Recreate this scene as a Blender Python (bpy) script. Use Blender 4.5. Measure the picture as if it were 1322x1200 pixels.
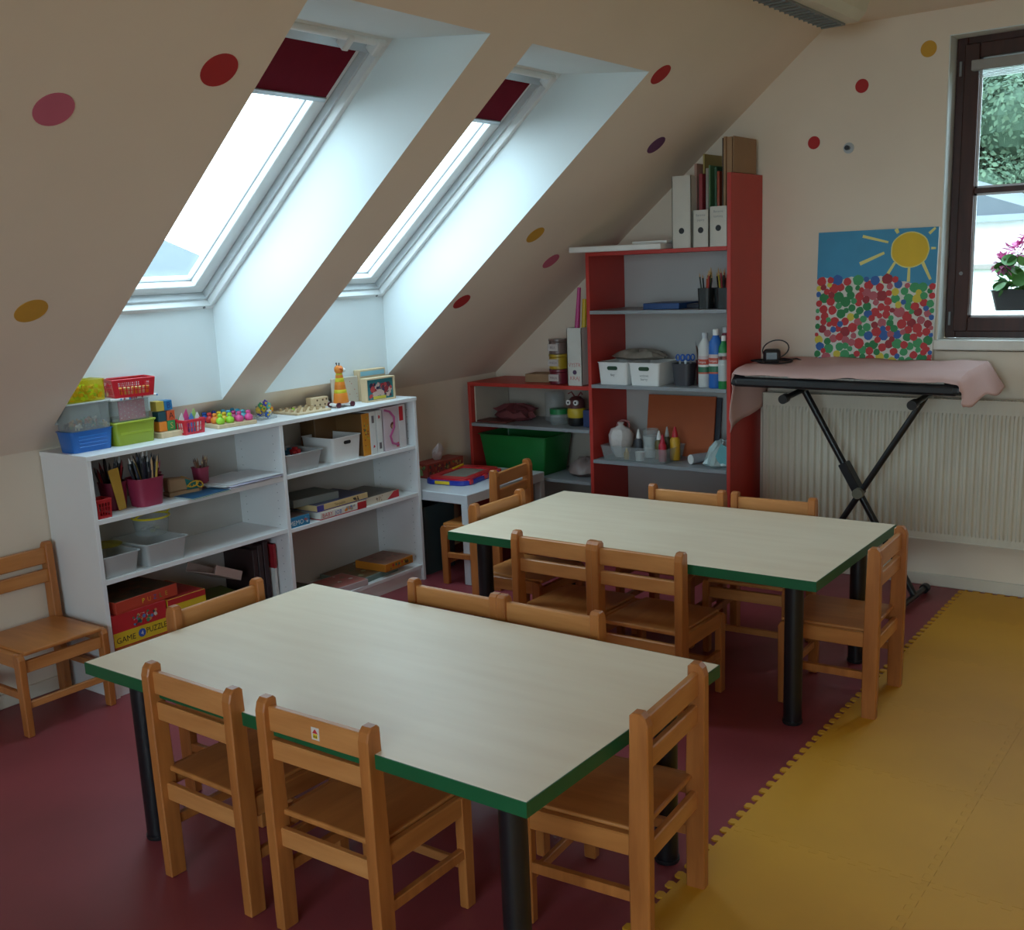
import bpy, bmesh, math, random
from mathutils import Vector, Matrix
random.seed(7)
R = math.radians
sc = bpy.context.scene
for o in list(bpy.data.objects): bpy.data.objects.remove(o)
COL = sc.collection
# ------------------------------------------------------------------ camera
cd = bpy.data.cameras.new('camera'); cam = bpy.data.objects.new('camera', cd); COL.objects.link(cam)
yaw, pit, rol = R(-36.4455), R(-12.3279), R(-2.3666)
fw = Vector((math.sin(yaw)*math.cos(pit), math.cos(yaw)*math.cos(pit), math.sin(pit)))
rt = Vector((math.cos(yaw), -math.sin(yaw), 0)); up = rt.cross(fw)
rt2 = rt*math.cos(rol)+up*math.sin(rol); up2 = -rt*math.sin(rol)+up*math.cos(rol)
M = Matrix((rt2, up2, -fw)).transposed().to_4x4(); M.translation = (3.8523, -5.0848, 1.556)
cam.matrix_world = M
cd.sensor_width = 36; cd.lens = 36*1389.41/1322
cd.shift_x = (661-664.19)/1322; cd.shift_y = (646.31-600)/1322
cd.clip_start = .05; cd.clip_end = 300
sc.camera = cam
# ------------------------------------------------------------------ world, sky, exposure
w = bpy.data.worlds.new('overcast_sky'); sc.world = w; w.use_nodes = True
nt = w.node_tree; nt.nodes.clear()
out = nt.nodes.new('ShaderNodeOutputWorld'); bg = nt.nodes.new('ShaderNodeBackground')
tc = nt.nodes.new('ShaderNodeTexCoord'); sep = nt.nodes.new('ShaderNodeSeparateXYZ'); rmp = nt.nodes.new('ShaderNodeValToRGB')
nt.links.new(tc.outputs['Generated'], sep.inputs[0]); nt.links.new(sep.outputs['Z'], rmp.inputs[0])
rmp.color_ramp.elements[0].position = 0; rmp.color_ramp.elements[0].color = (.70, .86, .96, 1)
rmp.color_ramp.elements[1].position = .6; rmp.color_ramp.elements[1].color = (.66, .87, 1, 1)
nt.links.new(rmp.outputs[0], bg.inputs[0]); bg.inputs[1].default_value = 7.0
nt.links.new(bg.outputs[0], out.inputs[0])
vs = sc.view_settings
sc.display_settings.display_device = 'sRGB'
vs.view_transform = 'Standard'; vs.look = 'None'; vs.gamma = 1; vs.use_curve_mapping = False
vs.exposure = 0.16
try:
    sc.cycles.use_denoising = True; sc.cycles.max_bounces = 10; sc.cycles.diffuse_bounces = 6; sc.cycles.transparent_max_bounces = 16
    sc.cycles.sample_clamp_indirect = 6; sc.cycles.caustics_reflective = False; sc.cycles.caustics_refractive = False
except Exception: pass

AL = R(39.36); CA, SA = math.cos(AL), math.sin(AL); TA = math.tan(AL)
KZ, CZ = .946, 2.548
XC = (CZ-KZ)/TA
def portal(name, loc, direction, sx, sy, roll_axis=None):
    l = bpy.data.lights.new(name, 'AREA'); l.shape = 'RECTANGLE'; l.size = sx; l.size_y = sy; l.energy = 1
    l.cycles.is_portal = True
    o = bpy.data.objects.new(name, l); COL.objects.link(o)
    d = Vector(direction).normalized(); x = Vector(roll_axis).normalized(); y = (-d).cross(x)
    m = Matrix((x, y, -d)).transposed().to_4x4(); m.translation = loc; o.matrix_world = m
def P(s, y, off=0.):     # a point in the plane of the roof windows: s runs up the pitch, off points outwards
    return (.116+s*CA-off*SA, y, 1.43+s*SA+off*CA)
for ya, yb in ((-2.889, -2.109), (-1.874, -1.061)):
    portal('daylight_opening', P(.6, (ya+yb)/2, .2), (SA, 0, -CA), yb-ya, 1.2, (0, 1, 0))
portal('daylight_opening', (3.0, .22, 1.79), (0, -1, 0), .95, 1.25, (1, 0, 0))
portal('daylight_opening', (3.7, -7.45, 1.42), (0, 1, 0), 2.8, 1.95, (1, 0, 0))  # portal at the added rear window behind the camera

# ------------------------------------------------------------------ materials
MATS = {}
def mat(name, col, rough=.5, var=.06, scale=8., bump=0., metal=0., spec=.5, alpha=1., grain=None, stretch=(1, 1, 1), coat=0.):
    if name in MATS: return MATS[name]
    m = bpy.data.materials.new(name); m.use_nodes = True; t = m.node_tree; N = t.nodes; L = t.links
    b = N['Principled BSDF']; b.inputs['Roughness'].default_value = rough; b.inputs['Metallic'].default_value = metal
    b.inputs['Specular IOR Level'].default_value = spec; b.inputs['Coat Weight'].default_value = coat
    co = N.new('ShaderNodeTexCoord'); mp = N.new('ShaderNodeMapping'); mp.inputs['Scale'].default_value = stretch
    L.new(co.outputs['Object'], mp.inputs[0])
    nz = N.new('ShaderNodeTexNoise'); nz.inputs['Scale'].default_value = scale; nz.inputs['Detail'].default_value = 4
    L.new(mp.outputs[0], nz.inputs['Vector'])
    r = N.new('ShaderNodeValToRGB'); r.color_ramp.elements[0].position = .3; r.color_ramp.elements[1].position = .7
    c = col; dk = tuple(max(0, x*(1-var)) for x in c); lt = tuple(min(1, x*(1+var)) for x in c)
    if grain: dk, lt = grain, c
    r.color_ramp.elements[0].color = (*dk, 1); r.color_ramp.elements[1].color = (*lt, 1)
    L.new(nz.outputs['Fac'], r.inputs[0]); L.new(r.outputs[0], b.inputs['Base Color'])
    if bump:
        bp = N.new('ShaderNodeBump'); bp.inputs['Strength'].default_value = bump; bp.inputs['Distance'].default_value = .01
        L.new(nz.outputs['Fac'], bp.inputs['Height']); L.new(bp.outputs[0], b.inputs['Normal'])
    if alpha < 1:
        tr = N.new('ShaderNodeBsdfTransparent'); mx = N.new('ShaderNodeMixShader'); mx.inputs[0].default_value = alpha
        tr.inputs[0].default_value = (*[min(1, .6+.4*x) for x in c], 1)
        L.new(tr.outputs[0], mx.inputs[1]); L.new(b.outputs[0], mx.inputs[2]); L.new(mx.outputs[0], N['Material Output'].inputs[0])
    MATS[name] = m; return m
def glass_mat():
    m = bpy.data.materials.new('window_glass'); m.use_nodes = True; t = m.node_tree; N = t.nodes; L = t.links; N.clear()
    o = N.new('ShaderNodeOutputMaterial'); tr = N.new('ShaderNodeBsdfTransparent'); g = N.new('ShaderNodeBsdfGlossy')
    g.inputs['Roughness'].default_value = .02; tr.inputs[0].default_value = (.95, .98, .98, 1)
    f = N.new('ShaderNodeLayerWeight'); f.inputs[0].default_value = .5
    pw = N.new('ShaderNodeMath'); pw.operation = 'POWER'; pw.inputs[1].default_value = 4
    ml = N.new('ShaderNodeMath'); ml.operation = 'MULTIPLY_ADD'; ml.inputs[1].default_value = .6; ml.inputs[2].default_value = .03
    L.new(f.outputs['Facing'], pw.inputs[0]); L.new(pw.outputs[0], ml.inputs[0])
    mx = N.new('ShaderNodeMixShader')
    L.new(ml.outputs[0], mx.inputs[0]); L.new(tr.outputs[0], mx.inputs[1]); L.new(g.outputs[0], mx.inputs[2]); L.new(mx.outputs[0], o.inputs[0])
    return m
WALL = mat('cream_wall_paint', (.77, .665, .545), .9, .03, 3, .08)
REV = mat('white_reveal_paint', (.72, .77, .78), .85, .02, 3, .04)
CEIL = mat('ceiling_paint', (.79, .68, .565), .9, .02, 3, .05)
WHITE = mat('white_laminate', (.78, .79, .80), .38, .02, 4)
WHITEP = mat('white_plastic', (.75, .75, .74), .35, .02)
FRAMEW = mat('white_window_frame', (.78, .80, .80), .35, .02)
FLOOR = mat('maroon_lino', (.245, .044, .055), .42, .12, 2.5, .03)
YEL = mat('yellow_foam', (.62, .295, .014), .6, .07, 2.2, .05)
WOOD = mat('orange_beech', (.49, .175, .043), .38, .1, 4, .02, grain=(.34, .11, .025), stretch=(9, 9, 1.1))
WOODH = mat('orange_beech_across', (.60, .26, .082), .38, .1, 4, .02, grain=(.47, .18, .05), stretch=(1.1, 9, 9))
SEATW = mat('worn_beech_seat', (.55, .215, .058), .34, .1, 3, .02, grain=(.40, .145, .036), stretch=(8, 1, 8))
TTOP = mat('birch_table_laminate', (.78, .64, .475), .38, .05, 2.5, .01, grain=(.84, .71, .54), stretch=(1, 7, 1))
GREEN = mat('green_edge_band', (.005, .095, .032), .45, .08, 12)
BLACK = mat('black_metal', (.008, .008, .010), .35, .1, 20)
BLACKP = mat('black_plastic', (.012, .012, .014), .42, .1, 20)
RED = mat('red_board', (.48, .038, .028), .45, .05, 6)
GREYS = mat('grey_shelf', (.26, .28, .30), .4, .04, 6)
GREYW = mat('pale_back_panel', (.50, .49, .47), .6, .03, 4)
RADW = mat('radiator_enamel', (.62, .57, .47), .38, .03, 6)
BROWN = mat('brown_window_frame', (.058, .014, .008), .35, .2, 6, grain=(.03, .007, .004), stretch=(6, 6, 1))
BLIND = mat('maroon_blind', (.15, .008, .018), .9, .05, 30, spec=.1)
ALU = mat('aluminium', (.48, .51, .53), .3, .03, 20, metal=.6)
PINK = mat('pink_cloth', (.62, .40, .37), .9, .04, 5, .1)
CARD = mat('cardboard', (.33, .20, .11), .85, .08, 9)
PINE = mat('pale_pine', (.62, .47, .29), .55, .08, 5, stretch=(1, 8, 1))
WGLASS = glass_mat()
_cc = {}
def C(r, g, b, rough=.45, **k):      # a plain painted or plastic colour
    key = (r, g, b, rough, tuple(sorted(k.items())))
    if key not in _cc: _cc[key] = mat('colour_%03d' % len(_cc), (r, g, b), rough, k.pop('var', .05), **k)
    return _cc[key]
CLEAR = mat('clear_plastic', (.70, .74, .74), .15, .02, alpha=.17)
FROST = mat('frosted_plastic', (.66, .68, .68), .35, .02, alpha=.5)
cRED, cBLUE, cYEL, cGRN = C(.55, .02, .03), C(.02, .12, .5), C(.75, .52, .02), C(.03, .30, .06)
cORG, cPNK, cLIM, cBLK = C(.75, .22, .02), C(.70, .08, .28), C(.30, .60, .03), C(.01, .01, .012)
cMAR, cWHT, cTEAL, cPUR = C(.27, .02, .06), C(.72, .72, .70), C(.02, .28, .30), C(.10, .04, .28)
cGRY = C(.22, .23, .24)

# ------------------------------------------------------------------ mesh builder
class MB:
    def __init__(s): s.v = []; s.f = []; s.m = []
    def add(s, vs, fs, m=0):
        b = len(s.v); s.v += [tuple(v) for v in vs]
        for f in fs: s.f.append([b+i for i in f]); s.m.append(m)
        return s
    def box(s, x0, y0, z0, x1, y1, z1, m=0):
        return s.hexa([(x0, y0, z0), (x1, y0, z0), (x1, y1, z0), (x0, y1, z0), (x0, y0, z1), (x1, y0, z1), (x1, y1, z1), (x0, y1, z1)], m)
    def hexa(s, p, m=0):
        return s.add(p, [(0, 3, 2, 1), (4, 5, 6, 7), (0, 1, 5, 4), (1, 2, 6, 5), (2, 3, 7, 6), (3, 0, 4, 7)], m)
    def cyl(s, a, b, r0, r1=None, n=14, m=0):
        r1 = r0 if r1 is None else r1; a, b = Vector(a), Vector(b); d = (b-a).normalized()
        u = d.orthogonal().normalized(); v = d.cross(u)
        vs = [a+(u*math.cos(t)+v*math.sin(t))*r0 for t in [2*math.pi*i/n for i in range(n)]]
        vs += [b+(u*math.cos(t)+v*math.sin(t))*r1 for t in [2*math.pi*i/n for i in range(n)]]
        fs = [(i, (i+1) % n, n+(i+1) % n, n+i) for i in range(n)]+[tuple(range(n))[::-1], tuple(range(n, 2*n))]
        return s.add(vs, fs, m)
    def tube(s, pts, r, n=8, m=0, closed=False):
        pts = [Vector(p) for p in pts]; k = len(pts); vs = []; prev = None
        for i, p in enumerate(pts):
            a = pts[i-1] if (i or closed) else p; b = pts[(i+1) % k] if (i < k-1 or closed) else p
            d = (b-a).normalized(); u = d.orthogonal().normalized() if prev is None else (prev-d*prev.dot(d)).normalized()
            prev = u; v = d.cross(u); rr = r[i] if isinstance(r, (list, tuple)) else r
            vs += [p+(u*math.cos(t)+v*math.sin(t))*rr for t in [2*math.pi*j/n for j in range(n)]]
        fs = []
        for i in range(k if closed else k-1):
            a, b = i*n, ((i+1) % k)*n
            fs += [(a+j, a+(j+1) % n, b+(j+1) % n, b+j) for j in range(n)]
        if not closed: fs += [tuple(range(n))[::-1], tuple(range((k-1)*n, k*n))]
        return s.add(vs, fs, m)
    def lathe(s, prof, c=(0, 0, 0), n=18, m=0, sx=1, sy=1):
        vs = []
        for r, z in prof: vs += [(c[0]+r*sx*math.cos(2*math.pi*i/n), c[1]+r*sy*math.sin(2*math.pi*i/n), c[2]+z) for i in range(n)]
        fs = []
        for k in range(len(prof)-1):
            a, b = k*n, (k+1)*n
            fs += [(a+i, a+(i+1) % n, b+(i+1) % n, b+i) for i in range(n)]
        if prof[0][0] > 1e-5: fs.append(tuple(range(n))[::-1])
        if prof[-1][0] > 1e-5: fs.append(tuple(range((len(prof)-1)*n, len(prof)*n)))
        return s.add(vs, fs, m)
    def ball(s, c, r, n=12, m=0, sz=1.):
        return s.lathe([(max(1e-6, r*math.sin(math.pi*k/7)), -r*sz*math.cos(math.pi*k/7)) for k in range(8)], c, n, m)
    def prism(s, pts, h0, h1, axis='z', m=0):
        f = {'z': lambda a, b, h: (a, b, h), 'y': lambda a, b, h: (a, h, b), 'x': lambda a, b, h: (h, a, b)}[axis]
        n = len(pts); vs = [f(a, b, h0) for a, b in pts]+[f(a, b, h1) for a, b in pts]
        return s.add(vs, [tuple(range(n))[::-1], tuple(range(n, 2*n))]+[(i, (i+1) % n, n+(i+1) % n, n+i) for i in range(n)], m)
    def ring(s, c, u, v, ru, rv, r, n=20, k=6, m=0):
        c, u, v = Vector(c), Vector(u), Vector(v)
        return s.tube([c+u*ru*math.cos(2*math.pi*i/n)+v*rv*math.sin(2*math.pi*i/n) for i in range(n)], r, k, m, True)
    def rrect(s, wx, wy, r, q=3):
        pts = []
        for cx, cy, a0 in ((wx/2-r, wy/2-r, 0), (-wx/2+r, wy/2-r, 90), (-wx/2+r, -wy/2+r, 180), (wx/2-r, -wy/2+r, 270)):
            pts += [(cx+r*math.cos(R(a0+90*i/q)), cy+r*math.sin(R(a0+90*i/q))) for i in range(q+1)]
        return pts
    def tub(s, wx, wy, h, top=1.12, t=.002, r=.01, m=0, lip=0.):   # open tapered tub standing on z = 0, a top that is wider than its foot
        rings = []
        def ring(k, dz, ins): rings.append([(x*k, y*k, dz) for x, y in s.rrect(wx-2*ins, wy-2*ins, max(.002, r-ins))])
        ring(1, 0, 0); ring(top, h, 0)
        if lip: ring(top, h, -lip); ring(top, h+.003, -lip)
        ring(top, h+(.003 if lip else 0), t); ring(1, t, t)
        n = len(rings[0]); b = [p for q in rings for p in q]; fs = []
        for k in range(len(rings)-1): fs += [(k*n+i, k*n+(i+1) % n, (k+1)*n+(i+1) % n, (k+1)*n+i) for i in range(n)]
        fs += [tuple(range(n))[::-1], tuple(range((len(rings)-1)*n, len(rings)*n))]
        return s.add(b, fs, m)
    def xf(s, loc=(0, 0, 0), rz=0., ry=0., rx=0., start=0):
        m = Matrix.Translation(loc) @ Matrix.Rotation(rz, 4, 'Z') @ Matrix.Rotation(ry, 4, 'Y') @ Matrix.Rotation(rx, 4, 'X')
        for i in range(start, len(s.v)): s.v[i] = tuple(m @ Vector(s.v[i]))
        return s
    def mesh(s, name, mats, smooth=False):
        me = bpy.data.meshes.new(name); me.from_pydata(s.v, [], s.f)
        for k in (mats if isinstance(mats, (list, tuple)) else [mats]): me.materials.append(k)
        me.polygons.foreach_set('material_index', s.m)
        if smooth: me.polygons.foreach_set('use_smooth', [True]*len(s.f))
        me.update(); return me
    def build(s, name, mats, parent=None, smooth=False, bevel=0., seg=1, label=None):
        me = s.mesh(name, mats, False)
        bm = bmesh.new(); bm.from_mesh(me); bmesh.ops.recalc_face_normals(bm, faces=bm.faces); bm.to_mesh(me); bm.free()
        if smooth:
            me.polygons.foreach_set('use_smooth', [True]*len(me.polygons)); me.set_sharp_from_angle(angle=R(40))
        o = bpy.data.objects.new(name, me); COL.objects.link(o)
        if parent: o.parent = parent
        if bevel:
            b = o.modifiers.new('bevel', 'BEVEL'); b.width = bevel; b.segments = seg; b.limit_method = 'ANGLE'; b.angle_limit = R(50)
        if label: o['label'] = label
        return o
def tag(o, label, cat, group=None):
    o['label'] = label; o['category'] = cat
    if group: o['group'] = group
    return o
def thing(name, label, cat, loc=(0, 0, 0), rz=0., group=None):
    o = bpy.data.objects.new(name, None); COL.objects.link(o); o.location = loc; o.rotation_euler = (0, 0, rz)
    o.empty_display_size = .05
    return tag(o, label, cat, group)
def struct(name, mb, m, parent=None, **k):
    o = mb.build(name, m, parent, **k)
    if not parent: o['kind'] = 'structure'
    return o
def copy_tree(o, parent=None):
    c = o.copy(); COL.objects.link(c)
    if parent: c.parent = parent
    for ch in list(o.children): copy_tree(ch, c)
    return c
_txt = {}
def text(body, size, o, u, v, m, parent, name='lettering', align='CENTER', fit=None):   # flat print: origin o, reading direction u, up v
    key = (body, align)
    if key not in _txt:
        c = bpy.data.curves.new('print', 'FONT'); c.body = body; c.size = 1; c.align_x = align; c.resolution_u = 2
        ob = bpy.data.objects.new('print', c); COL.objects.link(ob)
        bpy.context.view_layer.update()
        e = ob.evaluated_get(bpy.context.evaluated_depsgraph_get()); me = e.to_mesh()
        _txt[key] = ([tuple(x.co) for x in me.vertices], [tuple(p.vertices) for p in me.polygons])
        e.to_mesh_clear(); bpy.data.objects.remove(ob); bpy.data.curves.remove(c)
    vs, fs = _txt[key]; u, v, o = Vector(u).normalized(), Vector(v).normalized(), Vector(o)
    k = size
    if fit: 
        wdt = max(x[0] for x in vs)-min(x[0] for x in vs); k = min(size, fit/max(wdt, 1e-3))
    mb = MB(); mb.add([o+u*(a*k)+v*(b*size) for a, b, _ in vs], fs)
    return mb.build(name, m, parent)
XP = (0, 1, 0); ZP = (0, 0, 1)          # on a face that looks towards +x, writing runs along +y
def oncard(n, fn):                       # n triangles/quads of flat print on a face
    mb = MB()
    for i in range(n): fn(mb, i)
    return mb

# ------------------------------------------------------------------ the room
XR, YB = 5.3, -7.4
fl = MB().box(-.1, YB, -.03, XR, .2, 0); struct('floor', fl, FLOOR)
struct('ceiling', MB().box(XC, YB, CZ, XR, .2, CZ+.05), CEIL)
struct('wall_left', MB().box(-.12, YB, 0, 0, .0, KZ), WALL)
struct('wall_right', MB().box(XR, YB, 0, XR+.1, .2, CZ), WALL)
# gable wall with the window opening
WX0, WX1, WZ0, WZ1 = 2.505, 3.50, 1.10, 2.44
g = MB()
D = .19
def gz(x): return KZ+x*TA+.02
def gpanel(x0, x1, z0, z1):
    g.hexa([(x0, 0, z0), (x1, 0, z0), (x1, D, z0), (x0, D, z0), (x0, 0, z1 or gz(x0)), (x1, 0, z1 or gz(x1)), (x1, D, z1 or gz(x1)), (x0, D, z1 or gz(x0))])
gpanel(-.1, XC, 0, None); gpanel(XC, WX0, 0, CZ); gpanel(WX1, XR, 0, CZ); gpanel(WX0, WX1, 0, WZ0); gpanel(WX0, WX1, WZ1, CZ)
GW = struct('wall_gable', g, WALL)
MB().box(WX0, .004, WZ0+.05, WX0+.004, .105, WZ1).box(WX0+.004, .004, WZ1-.004, WX1, .105, WZ1).build('window_reveal', REV, GW)  # white lining added: brightness of the outside light put into its colour
# rear wall (behind the camera) with an unseen window opening, added and sized for more room light
g = MB(); rx0, rx1, rz0, rz1 = 2.3, 5.1, .45, 2.4
g.box(-.1, YB-.12, 0, rx0, YB, 2.6).box(rx1, YB-.12, 0, XR, YB, 2.6).box(rx0, YB-.12, 0, rx1, YB, rz0).box(rx0, YB-.12, rz1, rx1, YB, 2.6)
struct('wall_rear', g, WALL)
# sloped ceiling with two openings for roof windows
SK = [(-2.889, -2.109), (-1.874, -1.061)]
S0, S1 = 1.045, 2.288                     # opening between these heights on the slope
def sx(z): return (z-KZ)/TA
sl = MB()
def sq(y0, y1, z0, z1): sl.add([(sx(z0), y0, z0), (sx(z0), y1, z0), (sx(z1), y1, z1), (sx(z1), y0, z1)], [(0, 1, 2, 3)])
sq(YB, SK[0][0], KZ, CZ); sq(SK[0][1], SK[1][0], KZ, CZ); sq(SK[1][1], 0, KZ, CZ)
for a, b in SK: sq(a, b, KZ, S0); sq(a, b, S1, CZ)
n = MB(); SL = struct('ceiling_slope', sl, CEIL)
o = MB()
o.add([(-.4, YB, KZ-.02+.2), (-.4, 0, KZ-.02+.2), (0, 0, KZ), (0, YB, KZ)], [(0, 1, 2, 3)])
TOPS = 1.424
pb, ptp = P(0, 0), P(TOPS, 0)
def reveal(a, b, parent):
    r = MB(); zt = (sx(S1), S1)
    r.add([(sx(S0), a, S0), (sx(S0), b, S0), (pb[0], b, pb[2]), (pb[0], a, pb[2])], [(0, 1, 2, 3)])
    r.add([(sx(S1), a, S1), (sx(S1), b, S1), (ptp[0], b, ptp[2]), (ptp[0], a, ptp[2])], [(0, 1, 2, 3)])
    for y in (a, b): r.add([(sx(S0), y, S0), (sx(S1), y, S1), (ptp[0], y, ptp[2]), (pb[0], y, pb[2])], [(0, 1, 2, 3)])
    r.build('window_reveal', REV, parent)
for a, b in SK: reveal(a, b, SL)
# baseboards
struct('baseboard_gable', MB().box(1.67, -.014, 0, XR, 0, .058), mat('cream_baseboard', (.66, .60, .50), .45, .03), bevel=.003)
struct('baseboard_left', MB().box(0, YB, 0, .012, -2.90, .055), MATS['cream_baseboard'], bevel=.003)

# roof windows
def roof_window(i, a, b):
    def pb_(mb, s0, y0, o0, s1, y1, o1, m=0):
        q = [P(s0, y0, o0), P(s1, y0, o0), P(s1, y1, o0), P(s0, y1, o0), P(s0, y0, o1), P(s1, y0, o1), P(s1, y1, o1), P(s0, y1, o1)]
        return mb.hexa(q, m)
    e = bpy.data.objects.new('window_%d' % i, None); COL.objects.link(e); e['kind'] = 'structure'
    fr = MB(); T = TOPS
    for s0, y0, s1, y1 in ((-.02, a-.02, .022, b+.02), (T-.022, a-.02, T+.02, b+.02), (.022, a-.02, T-.022, a+.022), (.022, b-.022, T-.022, b+.02)):
        pb_(fr, s0, y0, .0, s1, y1, .13)
    fr.build('window_frame', FRAMEW, e, bevel=.002)
    li = MB()
    for s0, y0, s1, y1 in ((.022, a+.022, .034, b-.022), (.034, a+.022, T-.04, a+.034), (.034, b-.034, T-.04, b-.022)):
        pb_(li, s0, y0, .03, s1, y1, .12)
    li.build('inner_frame', mat('grey_gasket', (.60, .64, .66), .4), e, bevel=.001)
    sa = MB(); iw = .098
    for s0, y0, s1, y1 in ((.036, a+.036, iw-.02, b-.036), (T-iw, a+.036, T-.036, b-.036), (iw-.02, a+.036, T-iw, a+iw), (iw-.02, b-iw, T-iw, b-.036)):
        pb_(sa, s0, y0, .058, s1, y1, .12)
    sa.build('sash', FRAMEW, e, bevel=.003)
    gk = MB()
    for s0, y0, s1, y1 in ((iw-.024, a+iw-.004, iw-.018, b-iw+.004), (iw-.018, a+iw-.004, T-iw, a+iw+.002), (iw-.018, b-iw-.002, T-iw, b-iw+.004)):
        pb_(gk, s0, y0, .088, s1, y1, .094)
    gk.build('seal', cGRY, e)
    pb_(MB(), iw-.02, a+iw, .097, T-iw, b-iw, .101).build('glass', WGLASS, e)
    bl = pb_(MB(), 1.10, a+.062, .052, 1.335, b-.062, .055).build('roller_blind', BLIND, e, label='dark maroon blind rolled part way down')
    pb_(MB(), 1.083, a+.058, .046, 1.103, b-.058, .060).build('blind_bar', ALU, e, bevel=.002)
    hr = pb_(MB(), 1.335, a+.03, .018, 1.385, b-.022, .06).build('blind_cassette', ALU, e, bevel=.004)
    vb = MB(); vb.cyl(P(1.40, a+.03, -.0), P(1.40, b-.03, -.0), .014)
    vb.build('vent_bar', FRAMEW, e, smooth=True)
    for y in (a+.16, b-.06, b-.20) if i == 1 else (b-.06,):
        pb_(MB(), 1.355, y-.014, -.022, 1.412, y+.014, .03).build('bracket', WHITEP, e, bevel=.004)
    for y in (a+.05, b-.05):
        MB().cyl(P(.012, y-.0, -.003), P(.012, y, .003), .006).build('screw', cGRY, e)
    return e
for i, (a, b) in enumerate(SK): roof_window(i+1, a, b)

# gable window
e = bpy.data.objects.new('window_3', None); COL.objects.link(e); e['kind'] = 'structure'
fr = MB(); y0, y1 = .105, .185
fx0, fx1, fz0, fz1 = 2.512, 3.50, 1.152, 2.44
fr.box(fx0, y0, fz0, fx0+.045, y1, fz1).box(fx1-.045, y0, fz0, fx1, y1, fz1).box(fx0+.045, y0, fz0, fx1-.045, y1, fz0+.045).box(fx0+.045, y0, fz1-.045, fx1-.045, y1, fz1)
fr.build('window_frame', BROWN, e, bevel=.003)
for k, (a, b) in enumerate(((2.548, 2.99), (3.02, 3.465))):
    s = MB(); t = .062; z0, z1 = 1.182, 2.408; yy0, yy1 = .088, .15
    s.box(a, yy0, z0, a+t, yy1, z1).box(b-t, yy0, z0, b, yy1, z1).box(a+t, yy0, z0, b-t, yy1, z0+t).box(a+t, yy0, z1-t, b-t, yy1, z1)
    sa = s.build('sash', BROWN, e, bevel=.004)
    MB().box(a+t, .10, 1.783, b-t, .14, 1.806).build('glazing_bar', BROWN, sa, bevel=.002)
    br = MB()
    for (p, q) in ((z0+t, 1.783), (1.806, z1-t)):
        br.box(a+t, .117, p, a+t+.009, .124, q).box(b-t-.009, .117, p, b-t, .124, q).box(a+t, .117, p, b-t, .124, p+.009).box(a+t, .117, q-.009, b-t, .124, q)
    br.build('glazing_bead', mat('white_spacer', (.7, .72, .75), .4), sa)
    for (p, q) in ((z0+t, 1.783), (1.806, z1-t)): MB().box(a+t, .122, p, b-t, .126, q).build('glass', WGLASS, sa)
    h = MB().box(a+.035, .060, 2.292, b-.035, .088, 2.335).build('blind_headrail', mat('grey_blind_rail', (.30, .28, .26), .5), e, bevel=.003)
    sp = MB()
    for q in range(5): sp.box(a+.066, .066, 2.262+q*.006, b-.066, .086, 2.264+q*.006)
    sp.build('blind_slats', ALU, h)
for z in (2.31, 1.24): MB().cyl((2.531, .098, z-.03), (2.531, .098, z+.03), .006).build('hinge', cGRY, e, smooth=True)
MB().cyl((2.575, .083, 1.44), (2.575, .09, 1.44), .008).build('hinge_cap', cGRY, e)
struct('trim_1', MB().box(2.493, -.035, 1.108, 3.53, .11, 1.152), mat('white_sill', (.72, .70, .64), .4), bevel=.006, seg=2)
# frame and pane of the unseen rear window, added to raise the ambient light
e = bpy.data.objects.new('window_4', None); COL.objects.link(e); e['kind'] = 'structure'
f = MB(); f.box(rx0, YB-.1, rz0, rx0+.06, YB-.04, rz1).box(rx1-.06, YB-.1, rz0, rx1, YB-.04, rz1).box(rx0+.06, YB-.1, rz0, rx1-.06, YB-.04, rz0+.06).box(rx0+.06, YB-.1, rz1-.06, rx1-.06, YB-.04, rz1)
f.build('window_frame', BROWN, e); MB().box(rx0+.06, YB-.07, rz0+.06, rx1-.06, YB-.065, rz1-.06).build('glass', WGLASS, e)

# yellow interlocking foam tiles: each a part of the floor
TP = .5313; TH = .006
floor = bpy.data.objects['floor']
def edge(n, L):      # mushroom teeth along an edge of length L, offsets positive outwards
    p = L/n; pts = []
    for i in range(n):
        a = i*p
        pts += [(a+p*.06, 0), (a+p*.22, 0), (a+p*.14, p*.22), (a+p*.22, p*.42), (a+p*.62, p*.42), (a+p*.70, p*.22), (a+p*.60, 0)]
    return pts
def tile_mesh(name, lx, ly):
    nx, ny = 10, max(1, round(ly/TP*10))
    ex, ey = edge(nx, lx), edge(ny, ly)
    pts = [(0, 0)]+[(a, -d) for a, d in ex]+[(lx, 0)]+[(lx-d, a) for a, d in ey]+[(lx, ly)]
    pts += [(a, ly-d) for a, d in reversed(ex)]+[(0, ly)]+[(-d, a) for a, d in reversed(ey)]
    return MB().prism([(.0006+x*.9985, .0006+y*.9985) for x, y in pts], 0, TH).mesh(name, YEL)
full = tile_mesh('foam_tile', TP, TP); cut = tile_mesh('foam_tile', TP, .395)
ky = 0
for j in range(11):
    y = -.4182-TP*j+TP if j else -.4182
    for i in range(5):
        if j == 0: me, yy = cut, -.4182
        else: me, yy = full, -.4182-TP*j
        o = bpy.data.objects.new('foam_tile', me); COL.objects.link(o); o.location = (2.688+i*TP-.0006, yy, 0); o.parent = floor
        if i == 4: o.scale = ((XR-2.688-4*TP)/TP-.02, 1, 1)

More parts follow.
